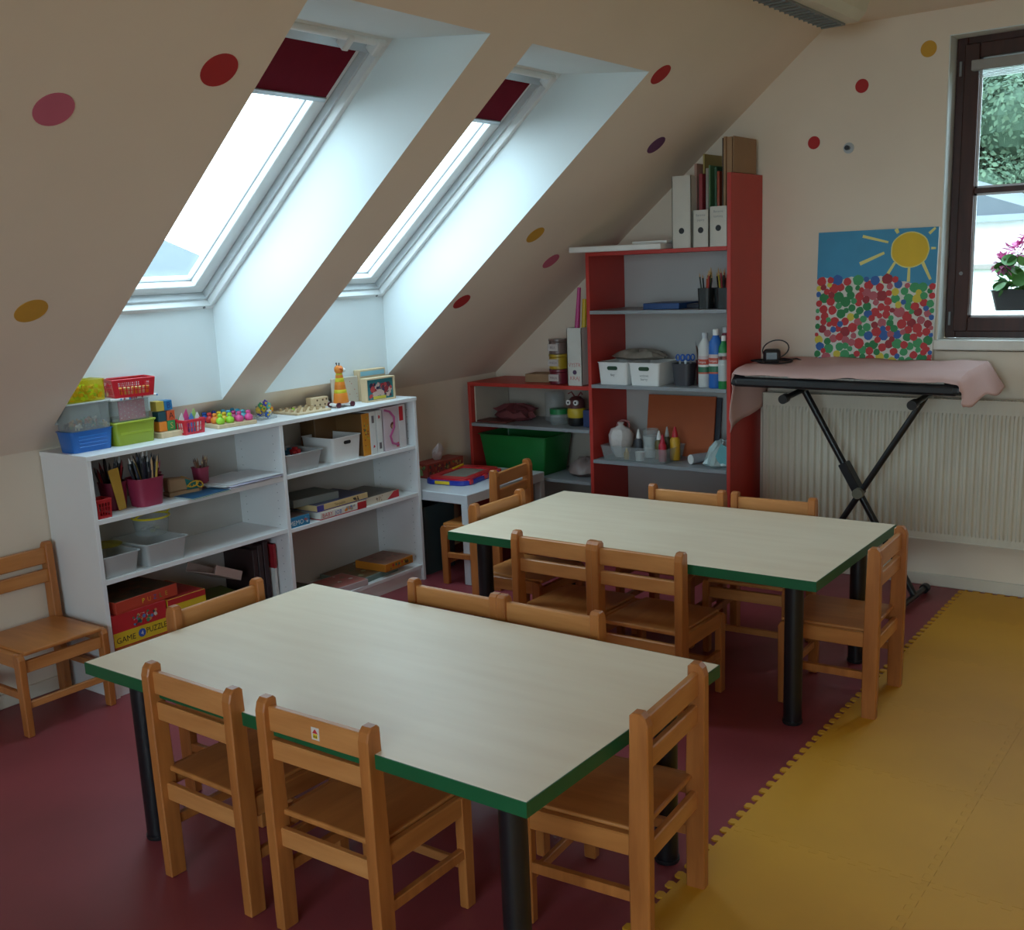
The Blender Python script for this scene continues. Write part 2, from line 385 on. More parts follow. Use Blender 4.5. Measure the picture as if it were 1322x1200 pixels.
# ceiling lamp
t = thing('ceiling_lamp', 'long cream box lamp with dark louvre on the ceiling beside the slope', 'lamp', (0, 0, 0))
MB().prism([(2.105, 2.47), (2.255, 2.47), (2.285, 2.50), (2.30, CZ), (2.105, CZ)], -1.72, -.42, 'y').build('housing', mat('cream_lamp_housing', (.66, .60, .50), .45), t, bevel=.004)
lv = MB().box(2.115, -1.70, 2.462, 2.205, -.435, 2.4695); lv.build('louvre_tray', cGRY, t)
for k in range(26):
    MB().box(2.118, -1.69+k*.0485, 2.455, 2.202, -1.687+k*.0485, 2.4618).build('louvre_blade', C(.20, .21, .20), t)

# ------------------------------------------------------------------ paper dots
def slope_dot(x, y, r, m, label):
    nrm = Vector((SA, 0, -CA)); u = Vector((CA, 0, SA)); c = Vector((x, y, KZ+x*TA))+nrm*.0012
    mb = MB(); mb.cyl(c-nrm*.0008, c+nrm*.0008, r, n=32)
    tag(mb.build('paper_dot', m), label, 'dot', 'coloured dots on slope and gable wall')
D1, D2, D3, D4, D5 = C(.42, .018, .02, .7), C(.55, .13, .21, .7), C(.58, .31, .03, .7), C(.13, .045, .12, .7), C(.62, .09, .02, .7)
slope_dot(1.265, -3.453, .054, D2, 'big pink paper dot high on the slope, before the first roof window')
slope_dot(1.411, -3.040, .056, D1, 'dark red paper dot beside the top of the first roof window')
slope_dot(.650, -3.227, .053, D3, 'orange paper dot low on the slope above the lone chair')
slope_dot(1.636, -.966, .049, D1, 'crimson paper dot beside the top of the second roof window')
slope_dot(1.367, -.517, .050, D4, 'dark purple paper dot on the slope above the red cabinet')
slope_dot(.908, -.849, .050, D3, 'orange paper dot midway down the slope beside the second roof window')
slope_dot(.760, -.508, .050, D2, 'small pink paper dot on the slope left of the red cabinet')
slope_dot(.549, -.973, .049, D1, 'red paper dot lowest on the slope near the second roof window')
for x, z, r, m, lb in ((2.42, 2.396, .034, D3, 'orange paper dot on the gable wall beside the window top'), (2.134, 2.28, .030, D1, 'bright red paper dot on the gable wall below the lamp end'), (1.916, 2.057, .029, D1, 'dark red paper dot on the gable wall beside the hook')):
    tag(MB().cyl((x, -.002, z), (x, -.0005, z), r, n=32).build('paper_dot', m), lb, 'dot', 'coloured dots on slope and gable wall')
t = thing('wall_hook', 'small round grey metal hook on the gable wall', 'hook', (2.081, 0, 2.018))
MB().cyl((0, -.006, 0), (0, 0, 0), .024, n=24).build('base_plate', C(.45, .48, .50, .3), t)
MB().cyl((0, -.03, 0), (0, -.006, 0), .011, .009, n=14).build('peg', C(.03, .03, .04, .3), t, smooth=True)

# ------------------------------------------------------------------ tables
def table(cx, cy, rz, label):
    t = thing('table', label, 'table', (cx, cy, 0), R(rz)); h = .5375; L, W_ = 1.5, .852
    MB().box(-L/2+.002, -W_/2+.002, h-.027, L/2-.002, W_/2-.002, h).build('tabletop', TTOP, t, bevel=.001)
    b = MB(); x, y = L/2, W_/2
    for a in ((-x, -y, x, -y+.003), (-x, y-.003, x, y), (-x, -y+.003, -x+.003, y-.003), (x-.003, -y+.003, x, y-.003)):
        b.box(a[0], a[1], h-.034, a[2], a[3], h-.0006)
    b.build('edge_band', GREEN, t, label='dark green edge band')
    for sx_ in (-1, 1):
        for sy in (-1, 1):
            px, py = sx_*(L/2-.108), sy*(W_/2-.095)
            l = MB().cyl((px, py, .012), (px, py, h-.04), .031, n=24).build('leg', BLACK, t, smooth=True)
            MB().lathe([(.0325, 0), (.034, .004), (.034, .012)], (px, py, 0), 24).build('foot_cap', BLACKP, l, smooth=True)
            MB().box(px-.06, py-.06, h-.04, px+.06, py+.06, h-.03).build('mounting_plate', BLACK, l)
    return t
table(1.966, -3.115, -.3, 'cream-topped green-edged table nearer the camera')
table(1.916, -1.474, .6, 'cream-topped green-edged table farther away by the keyboard')

# ------------------------------------------------------------------ chairs
def make_chair():
    t = thing('chair', 'x', 'chair')
    H = .600; hw = .178
    for s in (-1, 1):
        x0, x1 = sorted((s*hw, s*(hw-.030)))
        prof = [(-.020, 0), (.028, 0), (.030, .26), (.022, H-.008), (.014, H), (-.006, H), (-.016, H-.010), (-.022, H-.03), (-.022, .30)]
        MB().prism([(a, b) for a, b in prof], x0, x1, 'x').build('back_post', WOOD, t, bevel=.003)
        q0, q1 = sorted((s*(hw-.002), s*(hw-.028)))
        MB().prism([(.288, 0), (.322, 0), (.325, .285), (.316, .300), (.300, .305), (.285, .300)], q0, q1, 'x').build('front_leg', WOOD, t, bevel=.003)
        r0, r1 = sorted((s*(hw-.004), s*(hw-.024)))
        MB().box(r0, .026, .252, r1, .290, .304).build('side_rail', SEATW, t, bevel=.003)
        MB().box(r0+(0.002 if s > 0 else .0), .028, .138, r1-.0, .290, .165).build('side_stretcher', WOOD, t, bevel=.002)
    MB().box(-hw+.026, -.006, .518, hw-.026, .012, .580).build('back_slat', WOODH, t, bevel=.003)
    MB().box(-hw+.026, -.004, .446, hw-.026, .014, .496).build('back_slat', WOODH, t, bevel=.003)
    MB().box(-hw+.026, -.002, .220, hw-.026, .016, .268).build('back_rail', WOODH, t, bevel=.003)
    MB().box(-hw+.026, .012, .296, hw-.026, .322, .311).build('seat', SEATW, t, bevel=.005, seg=2)
    MB().box(-hw+.028, .296, .232, hw-.028, .314, .275).build('front_rail', WOODH, t, bevel=.002)
    MB().box(-hw+.028, .298, .100, hw-.028, .312, .125).build('front_stretcher', WOODH, t, bevel=.002)
    return t
chair0 = make_chair(); used = []
def chair(x, y, deg, label, z=0.):
    o = copy_tree(chair0) if used else chair0
    used.append(o); o.location = (x, y, z); o.rotation_euler = (0, 0, R(deg)); o['label'] = label; o['group'] = 'children\'s wooden chairs'
    return o
chair(1.695, -3.548, -1.2, 'wooden child chair at the near table\'s camera side, without a sticker')
chB = chair(2.132, -3.543, .6, 'wooden child chair with a little house sticker on its top slat')
chair(2.752, -3.022, 94.5, 'wooden child chair at the near table\'s end, standing beside the yellow mats', TH*.5)
chair(2.768, -1.478, 92.5, 'wooden child chair at the far table\'s end, on the yellow mat edge', TH*.5)
chair(1.797, -2.632, 180, 'wooden child chair behind the near table, the one closer to the white shelf')
chair(2.152, -2.632, 180, 'wooden child chair behind the near table, the one closer to the mats')
chair(1.172, -3.045, -89, 'wooden child chair at the near table\'s end facing away from the white shelf')
chair(1.722, -1.975, 0, 'wooden child chair at the far table\'s near side, closer to the white shelf')
chair(2.072, -1.977, .3, 'wooden child chair at the far table\'s near side, closer to the mats')
chair(1.766, -1.010, 180.5, 'wooden child chair behind the far table, in front of the red cabinet')
chair(2.155, -1.003, 183, 'wooden child chair behind the far table, in front of the keyboard stand')
chair(1.128, -1.520, -89.5, 'wooden child chair at the far table\'s end, facing the keyboard side')
chair(.742, -.890, 96, 'wooden child chair pushed under the small white table')
chair(.030, -3.098, -90, 'lone wooden child chair standing against the knee wall')
st = MB().box(-.012, -.0012, 0, .012, 0, .03).xf((.004, -.0062, .532)).build('sticker', C(.68, .60, .55, .5), chB, label='small house sticker')
MB().add([(-.009, -.0016, .016), (.009, -.0016, .016), (0, -.0016, .027)], [(0, 1, 2)]).xf((.004, -.0062, .532)).build('printed_roof', cRED, st)
MB().box(-.007, -.0018, .004, .007, -.0014, .015).xf((.004, -.0062, .532)).build('printed_wall', cYEL, st)
for s in (-.0045, .0015): MB().box(s, -.0022, .006, s+.003, -.0018, .011).xf((.004, -.0062, .532)).build('printed_window', cBLK, st)

# ------------------------------------------------------------------ white shelf unit
ZT = .940; XF = .310
t = thing('shelf_unit', 'long low white shelf unit of six open bays under the roof windows', 'shelf', (0, 0, 0))
Y0, YM, Y1 = -2.895, -1.962, -1.078
MB().box(.004, Y0-.002, ZT-.018, XF+.004, Y1+.004, ZT).build('top_board', WHITE, t, bevel=.001)
for k, y in enumerate((Y0, YM-.010, Y1-.018)):
    MB().box(.006, y, 0, XF, y+(.02 if k == 1 else .018), ZT-.018).build('side_panel', WHITE, t, bevel=.0008)
MB().box(.004, Y0+.018, .0, .008, Y1-.018, ZT-.018).build('back_panel', GREYW, t)
for (a, b, zs) in ((Y0+.018, YM-.010, (.688, .456, .072)), (YM+.010, Y1-.018, (.690, .449, .072))):
    for z in zs: MB().box(.009, a, z-.009, XF-.004, b, z+.009).build('shelf_board', WHITE, t, bevel=.0008)
    MB().box(XF-.03, a, 0, XF-.014, b, .0625).build('kick_board', WHITE, t)
h = MB()
for y in (YM-.0102, Y1-.0182):
    for x in (.05, .262):
        for k in range(22): h.cyl((x, y-.0004, .12+k*.036), (x, y, .12+k*.036), .0022, n=6)
ho = h.build('pin_holes', cGRY, t); ho['kind'] = 'stuff'

# ------------------------------------------------------------------ small-object makers
def bin_(name, label, cat, x, y, z, wx, wy, h, m, rz=0., top=1.1, lip=.004, lid=None, group=None, holes=None, handle=None, rim=None):
    t = thing(name, label, cat, (x, y, z), rz, group)
    MB().tub(wx/top, wy/top, h-.003, top, .002, .012, lip=lip).build('body', m, t, smooth=True)
    if rim: MB().tube([(a*1.0, b*1.0, h) for a, b in MB().rrect(wx+.004, wy+.004, .014)], .003, 6, 0, True).build('rim', rim, t, smooth=True)
    if lid: MB().prism(MB().rrect(wx+.01, wy+.01, .012), h, h+.006).build('lid', lid, t, bevel=.002)
    if handle:   # a dark slot on the +x face and a -y face
        for face in handle:
            hb = MB()
            if face == 'x': hb.prism(MB().rrect(.016, .045, .0078), 0, .0016).xf((wx/2*.985, 0, h*.76), ry=R(90), rz=0).build('handle_slot', cBLK, t)
            else:
                hb.prism(MB().rrect(.045, .016, .0078), 0, .0016).xf((0, 0, 0), rx=R(90)).xf((0, -wy/2*.985, h*.76)).build('handle_slot', cBLK, t)
    return t
def grid_basket(label, x, y, z, wx, wy, h, m, nx, ny, nz, rz=0., inner=None, round_=False, group=None):
    """perforated basket: posts and bands really woven, so light passes through the holes"""
    t = thing('basket', label, 'basket', (x, y, z), rz, group); k = .88
    def c(sx_, sy, f): kk = k+(1-k)*f; return (sx_*wx/2*kk, sy*wy/2*kk, h*f)
    b = MB(); b.box(-wx/2*k, -wy/2*k, 0, wx/2*k, wy/2*k, .003)
    r = MB(); T = .0025
    def wall(p0, p1, q0, q1, n, nz):   # p bottom pair, q top pair
        p0, p1, q0, q1 = map(Vector, (p0, p1, q0, q1)); nn = (p1-p0).cross(q0-p0).normalized()*T
        def quad(a0, a1, f0, f1):
            A = (p0.lerp(p1, a0)).lerp(q0.lerp(q1, a0), f0); B = (p0.lerp(p1, a1)).lerp(q0.lerp(q1, a1), f0)
            Cc = (p0.lerp(p1, a1)).lerp(q0.lerp(q1, a1), f1); Dd = (p0.lerp(p1, a0)).lerp(q0.lerp(q1, a0), f1)
            r.hexa([A, B, B+nn, A+nn, Dd, Cc, Cc+nn, Dd+nn])
        quad(0, 1, 0, .16); quad(0, 1, .84, 1); quad(0, .12, .16, .84); quad(.88, 1, .16, .84)
        for i in range(1, n): a = .12+.76*i/n; quad(a-.10/n, a+.10/n, .16, .84)
        for i in range(1, nz): f = .16+.68*i/nz; quad(.12, .88, f-.02, f+.02)
    P4 = [(-1, -1), (1, -1), (1, 1), (-1, 1)]
    for i in range(4):
        a, b2 = P4[i], P4[(i+1) % 4]
        wall(c(*a, 0), c(*b2, 0), c(*a, 1), c(*b2, 1), nx if i % 2 == 0 else ny, nz)
    b.build('base', m, t); r.build('lattice', m, t)
    rim = MB().tube([(-wx/2, -wy/2, h), (wx/2, -wy/2, h), (wx/2, wy/2, h), (-wx/2, wy/2, h)], .0032, 6, 0, True)
    rim.build('rim', m, t, smooth=True)
    return t
def game_box(name, label, x, y, z, wx, wy, h, top, side, rz=0., base=None, cat='box', group=None):
    t = thing(name, label, cat, (x, y, z), rz, group)
    MB().box(-wx/2+.001, -wy/2+.001, 0, wx/2-.001, wy/2-.001, h*.4).build('tray', base or side, t)
    MB().box(-wx/2, -wy/2, h*.12, wx/2, wy/2, h).build('lid', side, t, bevel=.001)
    MB().box(-wx/2+.004, -wy/2+.004, h, wx/2-.004, wy/2-.004, h+.0004).build('cover_print', top, t)
    return t
def blobs(parent, name, face, x, y0, y1, z0, z1, n, cols, rmin=.004, rmax=.012, seed=1, sq=False):
    """irregular printed patches on a face looking towards +x ('x'), -y ('y') or up ('z')"""
    rnd = random.Random(seed); mb = MB()
    for i in range(n):
        r = rnd.uniform(rmin, rmax); a, b = rnd.uniform(y0+r, y1-r) if y1-y0 > 2*r else (y0+y1)/2, rnd.uniform(z0+r, z1-r) if z1-z0 > 2*r else (z0+z1)/2
        k = rnd.randint(5, 9); ph = rnd.random()*6; off = x+.0002+i*.00002
        pts = [(a+r*rnd.uniform(.7, 1)*math.cos(ph+6.283*j/k), b+r*rnd.uniform(.7, 1)*math.sin(ph+6.283*j/k)) for j in range(k)]
        if face == 'x': vs = [(off, p, q) for p, q in pts]
        elif face == 'y': vs = [(p, 2*x-off, q) for p, q in pts]
        else: vs = [(p, q, off) for p, q in pts]
        mb.add(vs, [tuple(range(k))], rnd.randrange(len(cols)))
    o = mb.build(name, cols, parent)
    if n < 12: o['kind'] = 'stuff'
    return o
def stick(parts, label, group, base, tip, r, m, tipm=None, name='pencil', cat='pencil'):
    b, t_ = Vector(base), Vector(tip); d = (t_-b); n = MB(); n.cyl(b, b+d*.88, r, n=6); n.cyl(b+d*.88, t_, r, r*.15, n=6, m=1)
    return tag(n.build(name, [m, tipm or m]), label, cat, group)

# ------------------------------------------------------------------ on top of the white shelf
z = ZT
t = bin_('storage_bin', 'blue plastic bin at the bottom of the stack by the shelf\'s near end', 'bin', .162, -2.795, z, .10, .178, .080, C(.015, .13, .46, .3), top=1.12)
for k in range(4): MB().box(.0475, -.06, .018+k*.013, .050, .06, .022+k*.013).build('moulded_rib', C(.02, .17, .55, .3), t, bevel=.001)
t = bin_('storage_box', 'clear plastic box of toy animals standing on the blue bin', 'box', .170, -2.798, z+.081, .10, .172, .098, CLEAR, top=1.04, lid=FROST)
for i in range(16):
    rnd = random.Random(i); m = [C(.45, .25, .1), C(.05, .06, .07), C(.6, .55, .45), C(.10, .25, .16), C(.5, .12, .05)][i % 5]
    px, py = rnd.uniform(-.035, .035), -.068+i*.009
    a = MB().ball((0, 0, .014), .009, 8, sz=.7).ball((.010, 0, .021), .005, 6)
    for q in ((-.006, -.003), (-.006, .003), (.006, -.003), (.006, .003)): a.cyl((q[0], q[1], 0), (q[0], q[1], .011), .0018, n=5)
    o = a.xf((.170+px, -2.798+py, z+.0835+rnd.choice((0, .016))), rnd.uniform(0, 6)).build('toy_animal', m, smooth=True)
    tag(o, 'tiny plastic toy animal inside the clear box on the blue bin', 'toy', 'toy animals in the clear box')
t = bin_('storage_box', 'translucent yellow box of little blocks on top of the left stack', 'box', .170, -2.800, z+.187, .10, .158, .078, mat('yellow_clear_plastic', (.85, .76, .02), .3, .03, alpha=.20), top=1.04, lip=.003)
b = MB(); rnd = random.Random(3)
for i in range(150):
    q = len(b.v); b.box(-.006, -.006, -.006, .006, .006, .006, rnd.randrange(5)); b.xf((rnd.uniform(-.036, .036), rnd.uniform(-.066, .066), rnd.uniform(.010, .052)), rnd.random()*6, rnd.random()*2, start=q)
o = b.xf((.170, -2.800, z+.187)).build('toy_blocks', [cORG, C(.08, .35, .08), C(.5, .3, .05), cLIM, C(.45, .10, .02)]); tag(o, 'heap of tiny orange and green blocks in the yellow box', 'toy blocks'); o['kind'] = 'stuff'
t = bin_('storage_bin', 'lime green plastic bin with a lid, beside the blue bin', 'bin', .165, -2.612, z, .112, .180, .084, C(.28, .36, .03, .3), top=1.10, lid=C(.40, .48, .04, .3))
MB().box(.0525, -.07, .040, .0545, .07, .050).build('moulded_rib', C(.33, .42, .04, .3), t, bevel=.001)
t = bin_('storage_box', 'clear plastic box with a pink dotted card, on the lime bin', 'box', .165, -2.617, z+.091, .10, .168, .082, CLEAR, top=1.04)
cdm = MB().box(.042, -.055, .004, .046, .060, .078).build('dotted_card', C(.62, .12, .20, .7), t, label='dusky pink card with white dots')
db = MB()
for i in range(7):
    for j in range(4):
        yy, zz = -.047+i*.0165, .014+j*.017+(i % 2)*.008
        db.cyl((.046, yy, zz), (.0464, yy, zz), .0018, n=6)
db.build('white_dots', cWHT, cdm)
t = thing('tray', 'white tray with blue pattern under the red basket', 'tray', (.165, -2.600, z+.174))
MB().prism(MB().rrect(.12, .215, .02), 0, .008).build('tray_body', cWHT, t, bevel=.002)
blobs(t, 'printed_pattern', 'x', .0602, -.09, .10, .0005, .0078, 9, [C(.05, .25, .55), cWHT, C(.4, .1, .15)], .004, .008, 4)
t = grid_basket('bright red perforated basket on top of the stack', .185, -2.598, z+.183, .105, .165, .068, C(.55, .015, .03, .3), 6, 8, 3, R(-14))
for i in range(9):
    o = MB().box(-.04, -.009, 0, .04, .009, .03).build('wooden_block', [PINE, cORG, C(.6, .4, .1)][i % 3]); o.location = (.185+(i-4)*.0039, -2.598+(i-4)*.0155, z+.187); o.scale = (.85, .8, 1)
    tag(o, 'small wooden block inside the bright red basket', 'block', 'blocks in the red basket')
# letter block stand
t = thing('letter_stand', 'wooden stand of printed letter cubes beside the small red basket', 'toy', (.170, -2.445, z))
MB().box(-.045, -.052, 0, .045, .052, .022).build('stand_base', PINE, t, bevel=.002)
cubes = [(-.040, .024, cORG, ''), (.000, .024, C(.03, .25, .07), 'S'), (-.040, .064, C(.01, .06, .08), ''), (.002, .064, C(.55, .08, .02), 'A'), (-.045, .106, C(.5, .35, .05), ''), (-.006, .106, C(.01, .15, .35), 'B')]
for yy, zz, m, L in cubes:
    q = MB().box(-.020, yy, zz, .020, yy+.037, zz+.039).build('letter_cube', m, t, bevel=.0015)
    if L: text(L, .034, (.0205, yy+.0185, zz+.008), XP, ZP, {'B': C(.01, .03, .20), 'A': cBLK, 'S': C(.5, .4, .1)}[L], q)
t = grid_basket('small bright red basket of paper cut-outs in front of the letter stand', .200, -2.350, z, .07, .105, .058, C(.60, .02, .04, .3), 4, 5, 2)
for i, (m, yy, hh) in enumerate(((cPNK, -.010, .10), (cWHT, -.035, .085), (C(.1, .25, .6), .01, .08), (C(.35, .55, .15), .035, .095), (C(.05, .35, .15), -.042, .07), (cWHT, .045, .08))):
    o = MB().prism([(-.016, .0), (.016, 0), (.012, hh*.7), (.002, hh), (-.012, hh*.75)], -.0006, .0006, 'x').xf((0, 0, .004), 0, R(6-i*2)).build('paper_cutout', m)
    o.location = (.19+.006*(i % 3), -2.350+yy, z)
    tag(o, ['pink', 'wide white', 'blue', 'light green', 'dark green', 'narrow white'][i]+' paper cut-out standing in the small red basket', 'paper')
# peg tray
t = thing('peg_board', 'wooden tray of fat rainbow pegs on the shelf top', 'toy', (.158, -2.125, z), R(-7))
MB().box(-.085, -.095, 0, .085, .095, .017).build('tray', PINE, t, bevel=.003)
cols = [[cLIM, cLIM, cPNK, cPNK], [cORG, cYEL, C(.5, .05, .2), C(.1, .45, .55)], [C(.6, .03, .03), cYEL, C(.1, .4, .55), C(.05, .4, .6)], [cBLUE, C(.04, .06, .35), C(.1, .45, .6), C(.03, .3, .5)]]
for i in range(4):
    for j in range(4):
        px, py = .062-i*.041, -.069+j*.046
        MB().lathe([(.012, 0), (.0175, .006), (.0185, .014), (.016, .022), (.009, .027), (.008, .030), (.0105, .036), (.008, .042), (.0001, .044)], (px, py, .017), 16).build('peg', cols[i][j], t, smooth=True)
# gears
t = thing('gear_toy', 'clear case of coloured flower gears on the shelf top', 'toy', (.175, -1.930, z), R(6))
MB().box(-.028, -.05, 0, .028, .05, .012).build('case_base', CLEAR, t, bevel=.002)
MB().box(-.006, -.048, .012, -.003, .048, .062).build('case_wall', CLEAR, t)
for i, (yy, zz, m) in enumerate(((-.030, .030, C(.05, .05, .3)), (-.028, .062, C(.02, .3, .12)), (-.004, .071, C(.10, .06, .4)), (-.004, .046, cYEL), (.022, .056, C(.1, .5, .45)), (.016, .028, cWHT), (.042, .038, cORG), (-.045, .045, C(.55, .35, .05)), (.005, .018, cBLUE))):
    pts = [(yy+(.0155 if k % 2 else .0115)*math.cos(2*math.pi*k/12), zz+(.0155 if k % 2 else .0115)*math.sin(2*math.pi*k/12)) for k in range(12)]
    gmb = MB().prism(pts, -.002+(i % 3)*.006, .003+(i % 3)*.006, 'x').build('flower_gear', m, t)
    MB().cyl((.003+(i % 3)*.006, yy, zz), (.006+(i % 3)*.006, yy, zz), .005, n=10).build('gear_hub', cYEL if m is not cYEL else cGRN, gmb)
# natural peg board
t = thing('peg_board', 'pale natural wooden board with rows of short dowels', 'toy', (.168, -1.700, z), R(-3))
MB().box(-.085, -.10, 0, .085, .10, .010).build('board', PINE, t, bevel=.002)
for i in range(4):
    for j in range(5): MB().cyl((.060-i*.040, -.076+j*.038, .010), (.060-i*.040, -.076+j*.038, .021), .0075, n=12).build('dowel', C(.52, .38, .22) if (i, j) != (2, 1) else cLIM, t, smooth=True)
t = thing('wooden_block', 'pale wooden block with drilled holes behind the dowel board', 'block', (.105, -1.545, z), R(-5))
MB().box(-.02, -.052, 0, .02, .052, .048).build('block_body', PINE, t, bevel=.003)
for yy, zz in ((-.03, .012), (0, .012), (.03, .012), (-.015, .034), (.018, .034), (.04, .036)): MB().cyl((.0198, yy, zz), (.0204, yy, zz), .005, n=10).build('drilled_hole', C(.12, .07, .03), t)
MB().tube([(.022, .045, .03), (.04, .055, .004), (.05, .02, .002), (.045, -.03, .002)], .0012, 5).build('string', cWHT, t)
# giraffe
t = thing('toy_giraffe', 'orange and yellow stacking giraffe on dark red wheels', 'toy', (.215, -1.497, z), R(-8))
MB().prism(MB().rrect(.06, .115, .022), .010, .020).build('wheeled_base', cWHT, t, bevel=.002)
for sx_ in (-.034, .034):
    for sy in (-.040, .040): MB().cyl((sx_-.004, sy, .0125), (sx_+.004, sy, .0125), .0125, n=16).build('wheel', C(.10, .015, .03, .4), t, smooth=True)
zz = .020; rr = .037
for k, (hh, m) in enumerate(((.046, cORG), (.016, C(.62, .55, .02)), (.036, cORG), (.018, C(.62, .55, .02)), (.014, cORG), (.012, C(.62, .55, .02)))):
    r2 = rr-hh*.13
    MB().lathe([(rr*.97, 0), (rr, .002), (r2, hh-.001), (r2*.97, hh)], (0, 0, zz), 20).build('body_ring', m, t, smooth=True)
    zz += hh; rr = r2-.0008
    if k in (0, 2):
        for a in (.3, -.7, -1.5): MB().cyl((math.cos(a)*(rr+.0008), math.sin(a)*(rr+.0008), zz-hh*.6), (math.cos(a)*(rr+.003), math.sin(a)*(rr+.003), zz-hh*.6), .005, n=5).build('brown_spot', C(.25, .05, .02), t)
hd = MB().ball((0, 0, zz+.012), .022, 14).build('head', cORG, t, smooth=True)
MB().ball((.006, .020, zz+.008), .0125, 12, sz=.9).build('muzzle', cWHT, t, smooth=True)
for s in (-1, 1):
    MB().cyl((s*.008, -.003, zz+.026), (s*.010, -.004, zz+.040), .0025).ball((s*.010, -.004, zz+.041), .0042, 8).build('horn', C(.05, .04, .05), t, smooth=True)
    MB().ball((s*.020, -.004, zz+.018), .0065, 8, sz=.8).build('ear', C(.65, .12, .04), t, smooth=True)
# framed boxes
t = thing('picture_box', 'pale wooden puzzle box with dark red and teal picture', 'box', (.228, -1.250, z), R(-6))
MB().box(-.026, -.092, 0, .018, .092, .008).box(-.026, -.092, .106, .018, .092, .114).box(-.026, -.092, .008, .018, -.084, .106).box(-.026, .084, .008, .018, .092, .106).build('frame', PINE, t, bevel=.001)
pc = MB().box(-.022, -.084, .008, .008, .084, .106).build('picture', C(.02, .17, .20), t)
blobs(pc, 'printed_figures', 'x', .0082, -.080, .080, .012, .092, 60, [C(.25, .02, .03), C(.03, .02, .06), C(.45, .05, .05), C(.08, .03, .05), C(.5, .35, .3)], .008, .018, 5)
MB().box(.0095, -.045, .010, .0102, .035, .024).build('yellow_banner', C(.55, .45, .05), pc)
t = thing('picture_box', 'pale wooden box with a light blue strip, behind the puzzle box', 'box', (.150, -1.225, z), R(-6))
MB().box(-.02, -.085, 0, .02, .085, .150).build('frame', PINE, t, bevel=.002)
MB().box(.02, -.075, .12, .0206, .078, .142).build('picture', C(.25, .5, .6), t)
t = thing('picture_box', 'thin cream board leaning behind the stacking giraffe', 'board', (.135, -1.395, z), R(-6))
MB().box(-.004, -.075, 0, .008, .085, .125).build('frame', C(.60, .52, .42), t, bevel=.002)
blobs(t, 'printed_marks', 'x', .0082, .02, .08, .01, .11, 6, [C(.5, .15, .12)], .002, .004, 8)

# ------------------------------------------------------------------ inside the white shelf, upper left bay
z = .697; sl_ = 'upper bay nearest the camera'
grid_basket('tiny red square basket at the front corner of the pencil bay', .262, -2.836, z, .065, .062, .070, C(.42, .015, .02, .4), 4, 4, 3)
MAR = C(.30, .03, .075, .4); MARD = C(.20, .015, .05, .4)
def cup(label, x, y, wx, wy, h, m, rz=0.):
    t = thing('pencil_cup', label, 'cup', (x, y, z), rz)
    MB().tub(wx, wy, h, 1.22, .002, min(wx, wy)*.3, lip=.002).build('cup_body', m, t, smooth=True)
    return t
cup('maroon plastic cup holding yellow rulers behind the tiny basket', .175, -2.715, .075, .075, .105, MARD)
cup('large maroon plastic tub full of markers', .225, -2.605, .090, .105, .108, MAR)
cup('maroon cup with a pink brush, standing at the back', .085, -2.475, .055, .055, .090, MAR)
cup('maroon cup of brown pencils standing alone', .135, -2.270, .050, .050, .082, MAR)
t = thing('pen_holder', 'black pen holder in the dark corner of the pencil bay', 'cup', (.10, -2.810, z))
MB().tub(.08, .075, .10, 1.1, .002, .02).build('cup_body', cBLK, t, smooth=True)
def fill(n, cx, cy, rad, h0, h1, ms, label, group, r=.0035, seed=0, name='pencil', cat='pencil', lean=.03):
    rnd = random.Random(seed)
    for i in range(n):
        a, q = rnd.uniform(0, 6.28), rad*math.sqrt(rnd.random())
        dx, dy = math.cos(a), math.sin(a); hh = rnd.uniform(h0, h1)
        stick(None, label, group, (cx+dx*q*.55, cy+dy*q*.55, z+.004), (cx+dx*(q+lean), cy+dy*(q+lean), z+hh), r, ms[i % len(ms)][0], ms[i % len(ms)][1], name, cat)
wd = C(.55, .36, .18)
fill(40, .225, -2.605, .036, .155, .212, [(cBLK, C(.05, .05, .06)), (C(.03, .03, .05), cBLK), (cBLK, cWHT), (C(.02, .03, .08), cBLK)], 'dark felt marker standing in the large maroon tub', 'markers in the large maroon tub', .0055, 2, 'marker', 'marker')
fill(6, .240, -2.590, .030, .13, .20, [(C(.55, .38, .06), wd), (wd, C(.6, .4, .2))], 'yellow-brown pencil standing in the large maroon tub', 'pencils in the large maroon tub', .0045, 5)
fill(20, .10, -2.810, .026, .15, .205, [(cBLK, cGRY), (C(.08, .02, .02), cBLK)], 'dark pen standing in the black holder', 'pens in the black holder', .0045, 9, 'pen', 'pen')
fill(22, .165, -2.715, .028, .15, .208, [(C(.03, .02, .02), cBLK), (C(.35, .02, .03), C(.2, .01, .02)), (cBLK, cGRY)], 'dark crayon standing in the cup of rulers', 'crayons in the cup of rulers', .005, 11, 'crayon', 'crayon')
fill(11, .135, -2.270, .016, .11, .135, [(C(.16, .07, .03), C(.3, .18, .1)), (C(.22, .09, .05), C(.1, .04, .03)), (C(.12, .06, .04), wd)], 'brown pencil standing in the lone maroon cup', 'brown pencils in the lone maroon cup', .0038, 13, lean=.018)
fill(2, .085, -2.475, .010, .14, .165, [(cPNK, cPNK)], 'pink paintbrush standing in the back maroon cup', 'brushes in the back cup', .003, 15, 'paintbrush', 'brush')
for k in range(3):
    o = MB().box(-.0015, -.0085, 0, .0015, .0085, .165).xf((.222+.003*k, -2.705-.010*k, z+.003), 0, R(3), R(8+2*k)).build('ruler', C(.50, .30, .04)); tag(o, 'yellow wooden ruler leaning from the maroon cup', 'ruler', 'yellow rulers')
